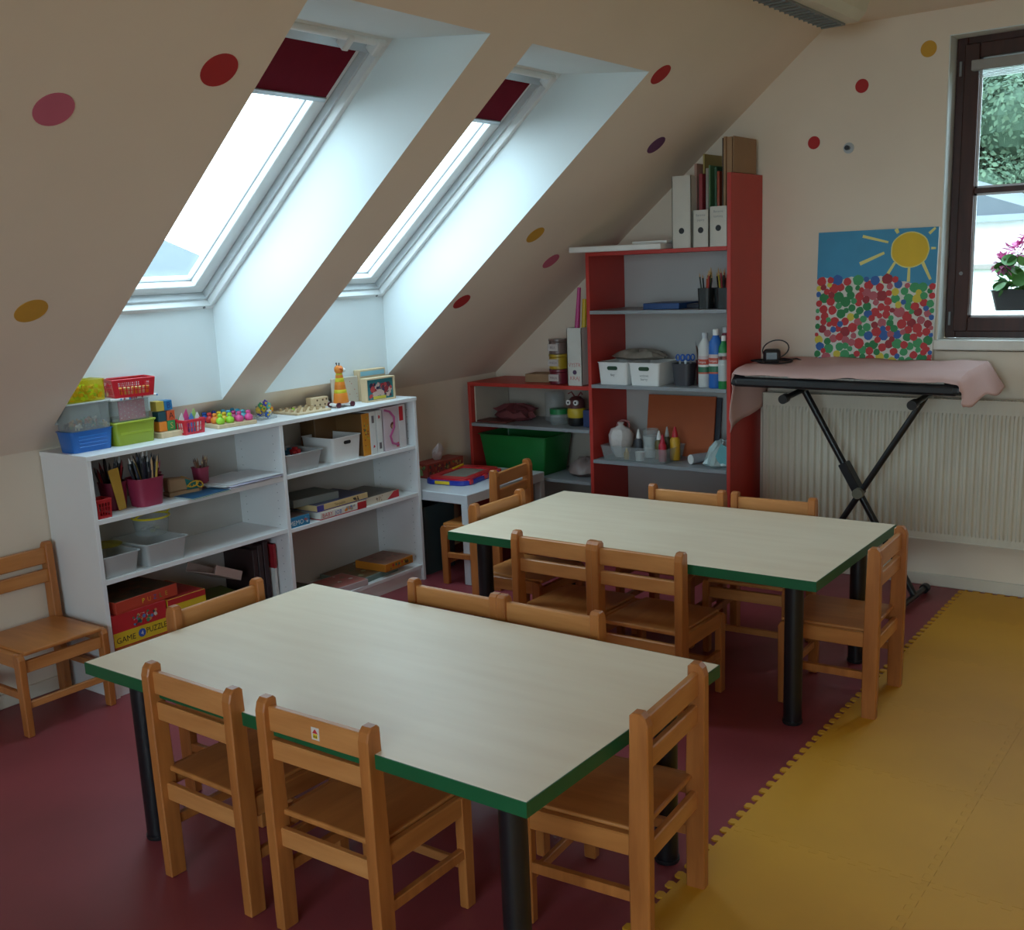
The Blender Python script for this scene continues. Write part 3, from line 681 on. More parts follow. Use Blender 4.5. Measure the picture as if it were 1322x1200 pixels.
# craft shoe
t = thing('craft_shoe', 'cardboard practice shoe with green top and yellow lace', 'toy', (.190, -2.405, z), R(80))
MB().prism([(-.075, -.030), (.055, -.030), (.078, -.012), (.078, .012), (.055, .030), (-.075, .030)], 0, .018).build('sole', CARD, t, bevel=.003)
MB().prism([(-.075, .018), (.070, .018), (.062, .040), (.01, .068), (-.075, .075)], -.026, .026, 'y').build('upper', CARD, t, bevel=.006)
MB().prism([(-.002, .066), (.060, .042), (.068, .020), (.052, .018), (.004, .020)], -.0275, .0275, 'y').build('green_panel', C(.01, .14, .13), t, bevel=.001)
lc = MB()
for k in range(4): lc.tube([(.004+k*.014, -.030, .030), (.012+k*.013, -.012, .067-k*.008), (.002+k*.014, .010, .071-k*.008), (.010+k*.013, .030, .034)], .0025, 6)
lc.ring((.03, -.033, .04), (1, 0, .2), (0, .1, 1), .022, .010, .0028).ring((.058, -.032, .035), (1, 0, -.3), (0, .1, 1), .014, .012, .0028)
lc.build('lace', C(.62, .35, .03), t, smooth=True)
# folder, papers
t = thing('notebook', 'thin teal and blue notebook hanging over the shelf edge', 'notebook', (.272, -2.372, z), R(4))
MB().box(-.055, -.100, .001, .052, .100, .004).build('pages', cWHT, t)
MB().box(-.057, -.102, .004, .054, .102, .0055).build('cover', C(.01, .09, .20), t)
MB().box(-.057, -.102, .0005, .0555, .102, .001).build('back_cover', C(.02, .30, .18), t)
for k, (dx, dy, rz, m) in enumerate(((0, 0, 0, cWHT), (.008, -.006, 4, C(.62, .62, .66)), (-.012, .01, -5, cWHT), (.01, .004, 2, C(.55, .52, .66)), (-.02, -.03, 9, cWHT), (.0, .012, -2, C(.68, .68, .70)))):
    o = MB().box(-.11, -.145, 0, .11, .145, .003).build('paper_sheet', m); o.location = (.20+dx, -2.13+dy, z+k*.0034); o.rotation_euler = (0, 0, R(rz))
    tag(o, 'sheaf of white drawing paper in the loose pile beside the divider', 'paper', 'loose drawing paper')

# second level, left bay
z = .465
bin_('storage_tub', 'frosted white tub nearest the camera on the middle shelf', 'tub', .190, -2.795, z, .225, .160, .085, FROST, top=1.14, lip=.007)
bin_('storage_tub', 'frosted white tub beside the first, under the yellow-rimmed pail', 'tub', .190, -2.590, z, .235, .190, .092, FROST, top=1.14, lip=.007)
t = thing('plastic_pail', 'clear round pail with bright yellow rim and handle', 'pail', (.17, -2.560, z+.099))
MB().lathe([(.062, 0), (.072, .070), (.070, .070), (.060, .003), (.0001, .003)], n=24).build('pail_body', CLEAR, t, smooth=True)
MB().ring((0, 0, .070), (1, 0, 0), (0, 1, 0), .073, .073, .0042, 28).build('rim', C(.72, .60, .02, .3), t, smooth=True)
MB().tube([(.0, -.075, .070), (.03, -.070, .090), (.055, -.02, .102), (.058, .03, .098), (.03, .07, .088), (0, .075, .070)], .0035, 7).build('handle', C(.75, .62, .02, .3), t, smooth=True)
t = thing('plastic_disc', 'yellow-edged clear disc lying in the frosted tub nearest camera', 'disc', (.16, -2.765, z+.094))
MB().lathe([(.0001, 0), (.058, .001), (.062, .005), (.058, .006), (.0001, .003)], n=24).build('disc_body', mat('yellow_clear_plastic', (.8, .78, .03)), t, smooth=True)
rnd = random.Random(8)
for i in range(10):
    o = MB().ball((0, 0, 0), .011, 8, sz=.7).build('toy_pebble', [C(.25, .28, .12), C(.5, .5, .45), C(.12, .15, .13)][i % 3], smooth=True)
    o.location = (.17+rnd.uniform(-.035, .035), -2.560+rnd.uniform(-.035, .035), z+.112+.004*(i % 2)); tag(o, 'small grey-green toy pebble in the yellow-rimmed pail', 'toy', 'pebbles in the pail')

# bottom level, left bay
z = .081
rd, og = C(.48, .02, .025), C(.45, .12, .02)
game_box('game_box', 'plain orange game box lowest in the pile by the shelf\'s near end', .165, -2.745, z, .27, .245, .108, C(.35, .12, .03), C(.42, .12, .02))
t = thing('puzzle_box', 'big red and yellow puzzle box with printed lettering', 'box', (.165, -2.747, z+.109))
MB().box(-.135, -.122, 0, .135, .122, .130).build('lid', rd, t, bevel=.001)
MB().box(.1352, -.1215, .004, .1356, .1215, .060).build('yellow_band', C(.62, .42, .02), t)
blobs(t, 'printed_figures', 'x', .1357, -.035, .085, .064, .118, 44, [C(.6, .55, .5), C(.03, .05, .06), C(.05, .2, .1), C(.1, .18, .4), C(.5, .25, .1), rd], .005, .011, 3)
text('GAME', .032, (.1362, -.070, .018), XP, ZP, cBLK, t, fit=.085); text('PUZZLE', .032, (.1362, .068, .024), XP, ZP, cBLK, t, fit=.092)
MB().cyl((.1358, .002, .032), (.1363, .002, .032), .017, n=9).build('blue_burst', C(.03, .08, .35), t); text('4', .024, (.1367, .002, .023), XP, ZP, cWHT, t)
t = game_box('puzzle_box', 'red puzzle box with a dark forest picture, topmost of the near pile', .165, -2.710, z+.240, .26, .295, .048, C(.07, .045, .025), C(.46, .05, .025), R(4))
blobs(t, 'cover_picture', 'z', .0486, -.11, .11, -.13, .13, 60, [C(.10, .06, .02), C(.04, .03, .02), C(.13, .05, .02), C(.06, .05, .02)], .010, .024, 4)
for k, (c, m) in enumerate(zip('PUZLE', (cYEL, cORG, C(.05, .1, .3), cGRN, C(.5, .35, .03)))): text(c, .026, (.1303, -.02+k*.028, .014), XP, ZP, m, t)
game_box('game_box', 'dark red game box hidden low beside the orange one', .165, -2.520, z, .25, .185, .108, C(.30, .02, .02), C(.30, .02, .02))
t = game_box('game_box', 'red-topped yellow game box beside the big puzzle box', .170, -2.525, z+.109, .26, .185, .125, C(.40, .02, .02), C(.62, .42, .02))
MB().box(.1302, -.0915, .100, .1306, .0915, .1245).build('red_band', C(.42, .02, .02), t)
text('HABA', .026, (.1307, .045, .052), XP, ZP, cRED, t)
t = thing('magazine_pile', 'tall pile of white magazines at the front of the bottom bay', 'magazines', (.18, -2.300, z))
MB().box(-.11, -.118, 0, .115, .135, .108).build('pages', cWHT, t, bevel=.001)
MB().box(-.112, -.120, .108, .117, .137, .116).build('cover', C(.05, .16, .10), t, bevel=.001)
game_box('game_box', 'olive green picture box lying on the magazine pile', .150, -2.290, z+.117, .18, .20, .030, C(.12, .14, .02), C(.02, .03, .02), R(-8))
t = thing('open_box', 'open pinkish-white box lid tipped up on the games', 'box', (.150, -2.270, z+.225), R(10))
MB().box(-.08, -.085, 0, .08, .085, .003).box(-.08, -.085, .003, -.077, .085, .04).box(.077, -.085, .003, .08, .085, .04).box(-.077, .082, .003, .077, .085, .04).xf((0, 0, 0), 0, R(0), R(-24)).build('box_lid', C(.48, .36, .32, .7), t)
for k, (yy, m, h) in enumerate(((-2.090, C(.03, .015, .015), .305), (-2.060, C(.035, .02, .02), .32), (-2.028, C(.03, .012, .015), .33))):
    o = MB().box(-.10, -.013, 0, .10, .013, h).build('dark_binder', m, bevel=.002); o.location = (.115, yy, z)
    tag(o, ['dark brown folder, first of three standing by the divider', 'dark brown folder in the middle of three by the divider', 'dark brown folder right against the divider'][k], 'folder')
t = thing('book', 'thin book with red and white spine against the divider', 'book', (.12, -1.993, z)); MB().box(-.11, -.006, 0, .11, .006, .31).build('pages', cWHT, t)
MB().box(-.112, -.0068, .20, .112, .0068, .31).build('cover', C(.35, .02, .03), t)

# right bay, top level
z = .699
for k, (yy, m, h, d) in enumerate(((-1.930, C(.30, .02, .06), .19, 'maroon'), (-1.890, C(.42, .22, .28), .185, 'dusty pink'), (-1.850, C(.03, .15, .07), .19, 'dark green'), (-1.808, C(.10, .16, .36), .195, 'blue patterned'))):
    t = thing('book', d+' book standing at the back behind the frosted tub', 'book', (.055, yy, z)); MB().box(-.04, -.015, .002, .038, .015, h-.002).build('pages', cWHT, t)
    MB().box(-.042, -.0175, 0, .042, -.015, h).box(-.042, .015, 0, .042, .0175, h).box(.038, -.015, 0, .042, .015, h).build('cover', m, t)
t = bin_('storage_tub', 'frosted tub of red toys in the upper bay', 'tub', .195, -1.835, z, .215, .225, .085, FROST, top=1.16, lip=.006)
for k, (dx, dy, dz, m, rz) in enumerate(((-.02, -.02, .045, cRED, 20), (.02, .03, .052, cRED, -30), (-.04, .05, .060, C(.03, .2, .4), 50), (.03, -.05, .040, cRED, 80), (-.01, .06, .065, cRED, 10), (.0, .0, .012, C(.5, .1, .1), 0), (.04, .0, .012, C(.5, .3, .3), 40), (-.05, -.04, .012, C(.4, .1, .1), 60))):
    b = MB().box(-.024, -.012, 0, .024, .012, .018).cyl((-.014, -.014, .002), (-.014, .014, .002), .008, n=10).cyl((.014, -.014, .002), (.014, .014, .002), .008, n=10).box(-.010, -.009, .018, .012, .009, .028)
    o = b.build('toy_car', m, bevel=.002); o.location = (.195+dx, -1.840+dy, z+dz); o.rotation_euler = (.1, 0, R(rz))
    tag(o, ('blue' if k == 2 else 'red')+' toy car in the frosted tub of the upper bay', 'toy', 'toy cars in the frosted tub')
bin_('storage_basket', 'white plastic basket with handle slot in the upper bay', 'basket', .190, -1.555, z, .21, .185, .115, WHITEP, top=1.10, lip=.004, handle=['x'])
t = thing('box', 'brown cardboard box lying behind the white basket', 'box', (.060, -1.500, z)); MB().box(-.05, -.08, 0, .05, .08, .19).build('box_body', C(.16, .08, .03), t, bevel=.002)
t = thing('game_box', 'tall orange game box standing beside the white binders', 'box', (.185, -1.415, z), R(0)); MB().box(-.10, -.024, 0, .095, .024, .20).build('box_body', C(.17, .085, .03), t, bevel=.002); MB().box(.0945, -.0245, 0, .100, .0245, .2005).build('orange_front', C(.62, .24, .015), t, bevel=.001)
blobs(t, 'printed_figures', 'x', .1003, -.022, .022, .02, .19, 26, [C(.55, .32, .03), C(.10, .16, .06), C(.3, .05, .02), C(.5, .4, .05)], .003, .008, 6)
for k, yy in enumerate((-1.372, -1.328)):
    t = thing('game_box', ('first' if k == 0 else 'second')+' slim white game box standing upright beside the orange one', 'box', (.18, yy, z)); MB().box(-.11, -.019, 0, .11, .019, .205).build('box_body', cWHT, t, bevel=.001)
    MB().box(.1102, -.008, .150 if k == 0 else .02, .1106, .008, .185 if k == 0 else .05).build('grey_print', C(.15, .13, .14), t)
    MB().prism([(-.006, .030), (.006, .034), (.004, .042), (-.004, .044)] if k == 0 else [(-.006, .165), (.006, .169), (.004, .18), (-.004, .182)], .1102, .1106, 'x').build('orange_mark', cRED, t)
t = thing('game_box', 'white and pink doll game box standing upright', 'box', (.18, -1.245, z)); MB().box(-.11, -.052, 0, .11, .052, .212).build('box_body', C(.62, .50, .54), t, bevel=.001)
MB().tube([(.1103, -.045, .20), (.1103, -.01, .19), (.1103, .02, .16), (.1103, .018, .11), (.1103, -.012, .07), (.1103, .0, .035), (.1103, .045, .02)], .007, 4).build('pink_ribbon_print', C(.50, .10, .28), t)
MB().cyl((.1104, .010, .12), (.1112, .010, .12), .017, n=14).build('brown_hair_print', C(.12, .04, .02), t); MB().cyl((.1112, .010, .115), (.1116, .010, .115), .010, n=14).build('face_print', C(.55, .33, .22), t)
MB().prism([(.030, .010), (.048, .010), (.048, .032), (.030, .032)], .1104, .111, 'x').build('red_tab', cRED, t)
t = thing('game_box', 'narrow white box with red tab at the end of the upper bay', 'box', (.18, -1.165, z)); MB().box(-.11, -.024, 0, .11, .024, .214).build('box_body', C(.66, .62, .63), t, bevel=.001)
MB().box(.1103, -.020, .135, .1107, .008, .205).build('red_tab', cRED, t)

# right bay, middle level
z = .458
t = game_box('game_box', 'blue memory game box with white lettering', .195, -1.893, z, .21, .125, .046, C(.10, .05, .04), C(.02, .19, .36)); text('MEMO', .030, (.1054, -.018, .010), XP, ZP, cWHT, t, fit=.085)
blobs(t, 'printed_figures', 'x', .1054, .026, .06, .008, .042, 12, [cWHT, C(.4, .1, .1), C(.1, .3, .5)], .003, .008, 2)
t = game_box('game_box', 'white game box with red lettering, under the cream one', .185, -1.620, z, .24, .30, .036, C(.45, .30, .2), C(.70, .68, .62), base=C(.5, .02, .02))
text('BABY', .028, (.1204, -.105, .009), XP, ZP, cRED, t, fit=.07); text('JOB', .026, (.1204, -.035, .009), XP, ZP, C(.02, .08, .4), t, fit=.05)
blobs(t, 'printed_figures', 'x', .1204, .0, .08, .006, .034, 12, [cORG, C(.1, .2, .5), C(.4, .35, .3)], .005, .010, 3)
MB().box(.1203, .090, .001, .1208, .149, .0355).build('red_end', C(.45, .02, .03), t)
t = game_box('game_box', 'cream game box with purple corner and brown lettering', .175, -1.610, z+.037, .23, .34, .030, C(.06, .06, .12), C(.62, .45, .22), R(1), base=C(.05, .04, .2))
MB().box(.1153, -.168, .001, .1157, -.125, .0295).build('purple_corner', C(.06, .05, .25), t); text('Tierpuzzle', .017, (.1158, -.02, .010), XP, ZP, C(.15, .07, .02), t, fit=.12)
blobs(t, 'printed_figures', 'x', .1154, .06, .11, .003, .028, 7, [C(.04, .03, .03), C(.2, .1, .05)], .004, .009, 7)
game_box('game_box', 'grey-lidded flat box on top of the cream game', .155, -1.720, z+.068, .18, .26, .034, C(.12, .15, .13), C(.20, .22, .21), R(-6))
t = game_box('game_box', 'white and red game box at the end of the middle bay', .165, -1.330, z, .23, .24, .036, C(.10, .08, .06), C(.62, .52, .40), R(2)); MB().prism([(.03, .001), (.119, .001), (.119, .0355), (.085, .0355)], .1153, .1158, 'x').build('red_end', cRED, t)
blobs(t, 'printed_figures', 'x', .1153, -.06, .02, .004, .034, 10, [C(.45, .3, .2), C(.15, .12, .1)], .004, .009, 9)

# right bay, bottom level
z = .081
t = game_box('game_box', 'dark green game box beside the divider in the low bay', .165, -1.835, z, .24, .21, .045, C(.05, .055, .025), C(.30, .02, .03), R(6))
t = game_box('game_box', 'pink and white game box in the middle of the low bay', .205, -1.600, z, .19, .22, .030, C(.40, .12, .10), C(.55, .45, .45), R(-4)); blobs(t, 'cover_picture', 'z', .0306, -.08, .08, -.09, .09, 18, [C(.5, .1, .1), C(.6, .55, .5), C(.3, .15, .1)], .008, .018, 3)
t = game_box('game_box', 'brown picture game box in the low bay, under the orange one', .150, -1.395, z, .25, .30, .028, C(.16, .09, .04), C(.15, .22, .20), R(3)); blobs(t, 'cover_picture', 'z', .0286, -.11, .11, -.13, .13, 40, [C(.14, .09, .03), C(.08, .10, .04), C(.20, .10, .05), C(.3, .35, .2)], .010, .022, 12)
t = game_box('game_box', 'orange and green game box on top at the low bay\'s end', .205, -1.270, z+.029, .20, .21, .038, C(.22, .09, .05), C(.55, .20, .02), R(2)); blobs(t, 'printed_figures', 'x', .1004, -.10, .10, .004, .034, 16, [C(.5, .45, .05), C(.1, .05, .02), cRED, C(.05, .2, .1)], .005, .011, 5)
blobs(t, 'cover_picture', 'z', .0386, -.08, .08, -.09, .09, 24, [C(.26, .10, .05), C(.12, .08, .03), C(.20, .05, .03)], .010, .02, 21)

# ------------------------------------------------------------------ small white table
TZ = .462
t = thing('side_table', 'small white square table between the shelf and the red cabinet', 'table', (0, 0, 0)); LK = mat('white_lacquer', (.60, .64, .68), .4, .02, 4)
MB().box(.03, -1.060, TZ-.05, .590, -.385, TZ).build('tabletop', LK, t, bevel=.003)
for x in (.03, .55):
    for y in (-1.060, -.425): MB().box(x, y, 0, x+.04, y+.04, TZ-.05).build('leg', LK, t, bevel=.002)
t = thing('drawing_board', 'red and blue magnetic drawing board with grey screen', 'toy', (.30, -.715, TZ), R(8))
B1, B2 = C(.02, .04, .35, .3), C(.58, .02, .03, .3)
MB().prism(MB().rrect(.27, .40, .06, 5), 0, .018).build('base', B1, t, bevel=.004, seg=2); t.scale = (1, 1, 1.35)
rr_ = MB().rrect(.245, .37, .05, 5); ri = MB().rrect(.165, .25, .01, 5); n = len(rr_); b = MB()
b.add([(x, y, .018) for x, y in rr_]+[(x, y, .026) for x, y in rr_]+[(x, y, .026) for x, y in ri]+[(x, y, .018) for x, y in ri], [(k*n+i, k*n+(i+1) % n, (k+1)*n+(i+1) % n, (k+1)*n+i) for k in range(3) for i in range(n)]); b.build('red_frame', B2, t)
MB().box(-.082, -.124, .018, .082, .124, .021).build('grey_screen', C(.25, .28, .24, .4), t)
for y in (-.15, .0, .15): MB().box(.118, y-.015 if y else -.02, .003, .137, y+.015 if y else .02, .022).build('red_clip', B2, t, bevel=.003)
MB().box(-.06, -.2025, .003, .03, -.198, .016).build('yellow_stamp', cYEL, t, bevel=.002)
MB().cyl((-.10, .05, .026), (-.10, .16, .030), .005).build('stylus', cYEL, t, smooth=True)
t = thing('tissue_box', 'long red and green patterned tissue box with a tissue', 'box', (.075, -.660, TZ), R(0))
MB().box(-.055, -.155, 0, .055, .155, .075).build('carton', C(.30, .04, .03), t, bevel=.002)
blobs(t, 'printed_leaves', 'x', .0553, -.15, .15, .003, .072, 46, [C(.45, .08, .03), C(.08, .16, .05), C(.20, .02, .03), C(.45, .25, .08), C(.06, .05, .04)], .006, .014, 2)
blobs(t, 'printed_leaves', 'y', -.1553, -.05, .05, .003, .072, 20, [C(.10, .20, .06), C(.45, .2, .08), C(.20, .3, .1)], .006, .014, 3)
ts = MB(); nn = 10
for j in range(6):
    for i in range(nn): a = 2*math.pi*i/nn; q = [.010, .022, .028, .026, .016, .004][j]*(1+.35*math.sin(3*a+j)); q *= 1.4; ts.v.append((q*math.cos(a)*.5+.006*j, q*math.sin(a)-.004*j, .070+j*.020))
ts.f = [(j*nn+i, j*nn+(i+1) % nn, (j+1)*nn+(i+1) % nn, (j+1)*nn+i) for j in range(5) for i in range(nn)]; ts.m = [0]*len(ts.f)
ts.build('tissue', C(.66, .58, .58, .9), t, smooth=True)
t = thing('waste_bin', 'dark teal waste bin on the floor under the white table', 'bin', (.165, -.900, 0)); MB().tub(.21, .24, .36, 1.08, .003, .02, lip=.005).build('bin_body', C(.035, .065, .07, .5), t, smooth=True)

# ------------------------------------------------------------------ red cabinet
t = thing('red_cabinet', 'red shelf cabinet, low wing and tall tower, with grey shelves', 'cabinet', (0, 0, 0)); F = -.359
def pan(n, x0, z0, x1, z1, y0=F, y1=-.004, m=RED): return MB().box(x0, y0, z0, x1, y1, z1).build(n, m, t, bevel=.0012)
pan('side_panel', .066, 0, .086, .907); pan('side_panel', .869, 0, .889, 1.604); pan('side_panel', 1.645, 0, 1.665, 1.931)
pan('top_board', .066, .907, .869, .9266); pan('top_board', .889, 1.585, 1.645, 1.604)
pan('back_panel', .889, .10, 1.645, 1.585, -.006, -.002, GREYW)
pan('back_panel', .086, .10, .869, .907, -.006, -.002, mat('cream_back_panel', (.46, .40, .34), .7, .03))
for zz in (.690, .412, .10): pan('shelf_board', .086, zz-.009, .869, zz+.009, F-.004, -.008, GREYS)
for zz in (1.3055, .930, .536, .13): pan('shelf_board', .889, zz-.009, 1.645, zz+.009, F-.004, -.008, GREYS)
pan('kick_board', .086, 0, .869, .09, F+.02, F+.035); pan('kick_board', .889, 0, 1.645, .12, F+.02, F+.035)
t = thing('board_panel', 'cream board leaning inside the low wing of the red cabinet', 'board', (.12, -.18, .700)); MB().box(-.030, -.15, 0, -.020, .16, .20).build('panel', C(.50, .44, .36), t)
# on the low wing
z = .9266
t = thing('box', 'flat brown cardboard box on the low wing', 'box', (.470, -.20, z), R(5)); MB().box(-.075, -.06, 0, .075, .06, .045).build('box_body', CARD, t, bevel=.002)
for k, (m, d) in enumerate(((C(.16, .015, .03, .3), 'dark red craft jar at the bottom of the labelled stack'), (C(.40, .26, .02, .3), 'yellow craft jar in the middle of the labelled stack'), (C(.15, .10, .09, .3), 'smoky craft jar on top of the labelled stack'))):
    q = thing('craft_jar', d, 'jar', (.632, -.275, z+k*.080)); MB().lathe([(.046, 0), (.050, .004), (.050, .062), (.046, .066), (.052, .067), (.052, .079), (.0001, .079)], n=20).build('jar_body', m, q, smooth=True)
    lb = MB().box(-.034, -.0515, .018, .030, -.0505, .054).build('label', C(.50, .44, .42), q); text(['MALA', 'HNEDA', 'BILA'][k], .017, (-.002, -.0518, .030), (1, 0, 0), ZP, C(.15, .08, .1), q, fit=.05)
t = thing('magazine_file', 'tall white magazine file with red handwriting on the low wing', 'file', (.775, -.21, z))
b = MB(); b.box(-.045, -.13, 0, .045, .13, .003).box(-.045, -.13, .003, .045, -.127, .30).box(-.045, .127, .003, .045, .13, .22)
for s in (-.045, .042): b.prism([(-.13, 0), (.13, 0), (.13, .22), (-.02, .30), (-.13, .30)], s, s+.003, 'x')
b.build('file_body', C(.62, .62, .58, .6), t)
MB().cyl((0, -.1315, .070), (0, -.1302, .070), .012, n=16).build('finger_hole', C(.06, .03, .09), t)
text('VYSTR', .030, (0, -.1306, .098), (1, 0, 0), ZP, C(.55, .14, .14), t, fit=.075); text('KRAJ', .028, (0, -.1306, .030), (1, 0, 0), ZP, C(.55, .14, .14), t, fit=.06)
for k, (x, m, h, d, r) in enumerate(((.752, C(.50, .05, .22), .50, 'pink paper roll standing in the magazine file', .021), (.788, C(.60, .42, .02), .44, 'yellow paper roll standing in the magazine file', .013), (.806, C(.03, .12, .06), .36, 'dark green paper roll standing in the magazine file', .010), (.818, cWHT, .48, 'narrow white paper roll standing in the magazine file', .005))):
    o = MB().cyl((0, 0, 0), (.026 if k == 0 else .010, .03, h), r, r*(.45 if k == 0 else 1), n=16).build('paper_roll', m, smooth=True); o.location = (x, -.31+.02*k, z+.004); tag(o, d, 'paper roll')
# in the low wing
z = .700
t = thing('toy_bundle', 'crumpled dark red cloth bundle in the low wing', 'cloth', (.26, -.18, z)); b = MB(); rnd = random.Random(2)
b.lathe([(.09, 0), (.12, .02), (.10, .05), (.13, .062), (.06, .078), (.0001, .08)], n=26, sy=.6)
for i, v in enumerate(b.v): b.v[i] = (v[0]*(1+.25*math.sin(7*v[1]*30+i)), v[1], v[2]*(1+.18*math.sin(i*1.7)))
b.build('cloth_folds', C(.16, .035, .04, .8), t, smooth=True)
o = MB().box(-.10, -.06, 0, .10, .06, .010).build('booklet', C(.12, .03, .025)); o.location = (.20, -.27, z); tag(o, 'dark red booklet lying flat on the upper shelf of the low wing', 'booklet')
t = thing('jar', 'clear jar with green screw lid in the low wing', 'jar', (.600, -.24, z)); MB().lathe([(.045, 0), (.048, .006), (.048, .06), (.040, .064)], n=20).build('jar_body', CLEAR, t, smooth=True)
MB().cyl((0, 0, .058), (0, 0, .086), .050, n=22).build('lid', C(.01, .17, .05), t, smooth=True)
t = thing('toy_bee', 'black and yellow toy figure with round white eyes', 'toy', (.715, -.24, z)); MB().lathe([(.040, 0), (.046, .01), (.046, .045)], n=18).build('lower_body', cBLK, t, smooth=True)
MB().lathe([(.047, .045), (.050, .055), (.050, .085), (.044, .095)], n=18).build('yellow_body', C(.50, .36, .02), t, smooth=True); MB().lathe([(.044, .095), (.046, .11), (.042, .14), (.025, .155), (.0001, .16)], n=18).build('head', C(.10, .03, .03), t, smooth=True)
for s in (-.022, .024): q = MB().cyl((s, -.048, .128), (s, -.036, .128), .014, n=16).build('eye', cWHT, t, smooth=True); MB().cyl((s, -.0495, .128), (s, -.048, .128), .006, n=12).build('pupil', cBLK, q)
for s in (-1, 1): MB().tube([(s*.01, 0, .155), (s*.03, 0, .18), (s*.045, -.01, .17)], .004, 6).build('feeler', C(.2, .03, .03), t, smooth=True)
t = thing('box', 'small dark blue box at the end of the low wing shelf', 'box', (.815, -.22, z)); MB().box(-.035, -.06, 0, .035, .06, .09).build('box_body', C(.03, .05, .14), t, bevel=.002)
t = thing('jar', 'tall clear plastic jar behind the toy figure', 'jar', (.50, -.13, z)); MB().lathe([(.05, 0), (.055, .01), (.055, .15), (.05, .16)], n=20).build('jar_body', CLEAR, t, smooth=True)
z = .4215
bin_('storage_bin', 'large dark green plastic bin in the low wing', 'bin', .345, -.205, z, .455, .27, .215, C(.01, .15, .03, .35), top=1.16, lip=.010)
t = thing('bag', 'crumpled clear plastic bag beside the green bin', 'bag', (.735, -.19, z)); b = MB(); b.lathe([(.07, 0), (.10, .02), (.085, .06), (.05, .085), (.0001, .09)], n=22)
for i, v in enumerate(b.v): b.v[i] = (v[0]*(1+.15*math.sin(i*2.1)), v[1]*(1+.15*math.sin(i*3.3)), v[2]*(1+.15*math.sin(i*1.1)))
b.build('bag_body', mat('smoky_clear_plastic', (.40, .30, .28), .3, .05, alpha=.5), t, smooth=True)

# on the tall tower
z = 1.604
t = thing('white_slab', 'white board lying flat across the tower\'s top edge', 'board', (1.07, -.30, z)); MB().prism([(-.225, -.175), (.25, -.10), (.25, .16), (-.205, .16)], 0, .028).build('slab', cWHT, t, bevel=.004)
t = thing('white_slab', 'small white pad on top of the flat white board', 'board', (1.235, -.255, z+.028)); MB().box(-.10, -.09, 0, .09, .10, .014).build('slab', cWHT, t, bevel=.002)
def mfile(label, x, y, wx, h, lines, hole=.045):
    t = thing('magazine_file', label, 'file', (x, y, z)); b = MB(); w_ = wx/2; d = .12
    b.box(-w_, -d, 0, w_, d, .003).box(-w_, -d, .003, w_, -d+.003, h).box(-w_, d-.003, .003, w_, d, h*.95)
    for s in (-w_, w_-.003): b.prism([(-d, 0), (d, 0), (d, h*.95), (-d, h)], s, s+.003, 'x')
    b.build('file_body', C(.58, .56, .50, .6), t); q = MB().cyl((0, -d-.0015, h*.24 if not lines else h*.46), (0, -d-.0002, h*.24 if not lines else h*.46), .014, n=18).build('finger_hole', cBLK, t)
    for k, s in enumerate(lines): text(s, .015, (0, -d-.0006, h-.028-k*.022), (1, 0, 0), ZP, cGRY, t, fit=wx*.7)
    return t
mfile('tall plain white magazine file on top of the tower', 1.405, -.225, .100, .332, [])
mfile('short white magazine file with two lines of writing, next to the tall one', 1.505, -.225, .082, .170, ['Barevne', 'papiry'])
mfile('short white magazine file with writing, against the red side panel', 1.595, -.225, .090, .182, ['Barevne', 'kartony'])
for k, (x, y, w_, h, m, d) in enumerate(((1.452, -.20, .012, .385, C(.42, .24, .20), 'dusty pink card folder in the gap beside the tall file'), (1.470, -.15, .008, .43, C(.4, .3, .1), 'tan paper sheet highest behind the tall file'),
    (1.488, -.22, .016, .335, C(.28, .03, .04), 'dark red folder in the first short file'), (1.512, -.20, .014, .36, C(.33, .28, .25), 'greyish patterned folder in the first short file'), (1.534, -.22, .006, .37, C(.10, .22, .10), 'green-edged folder in the first short file'),
    (1.560, -.21, .010, .36, C(.03, .10, .05), 'dark green folder in the file against the panel'), (1.578, -.22, .012, .34, C(.30, .05, .02), 'brick red folder in the file against the panel'))):
    o = MB().box(-w_/2, -.09, .004, w_/2, .10, h).build('folder', m); o.location = (x, y, z); tag(o, d, 'folder')
t = thing('folder', 'dark brown card with a yellow curved print on top of the tower', 'folder', (1.612, -.16, z)); MB().box(-.026, -.10, .004, .026, .09, .345).build('card_sheet', C(.07, .04, .02), t)
b = MB(); pts = [(-.024, .335), (.024, .335), (.024, .20), (.018, .19), (.014, .25), (.004, .30)]; b.prism(pts, -.1012, -.1004, 'y'); b.build('yellow_curve', C(.5, .30, .02), t)
t = thing('cardboard_sheets', 'brown cardboard sheets standing highest on the tower', 'cardboard', (1.62, -.18, z))
MB().box(-.022, -.13, .003, -.016, .12, .485).build('sheet', C(.05, .03, .02), t); MB().box(-.015, -.13, .003, -.005, .12, .49).build('sheet', CARD, t)
MB().box(.027, -.12, .003+.328, .031, .13, .49).build('sheet', CARD, t); MB().box(-.004, -.12, .003, .022, .13, .488).build('sheet', CARD, t)
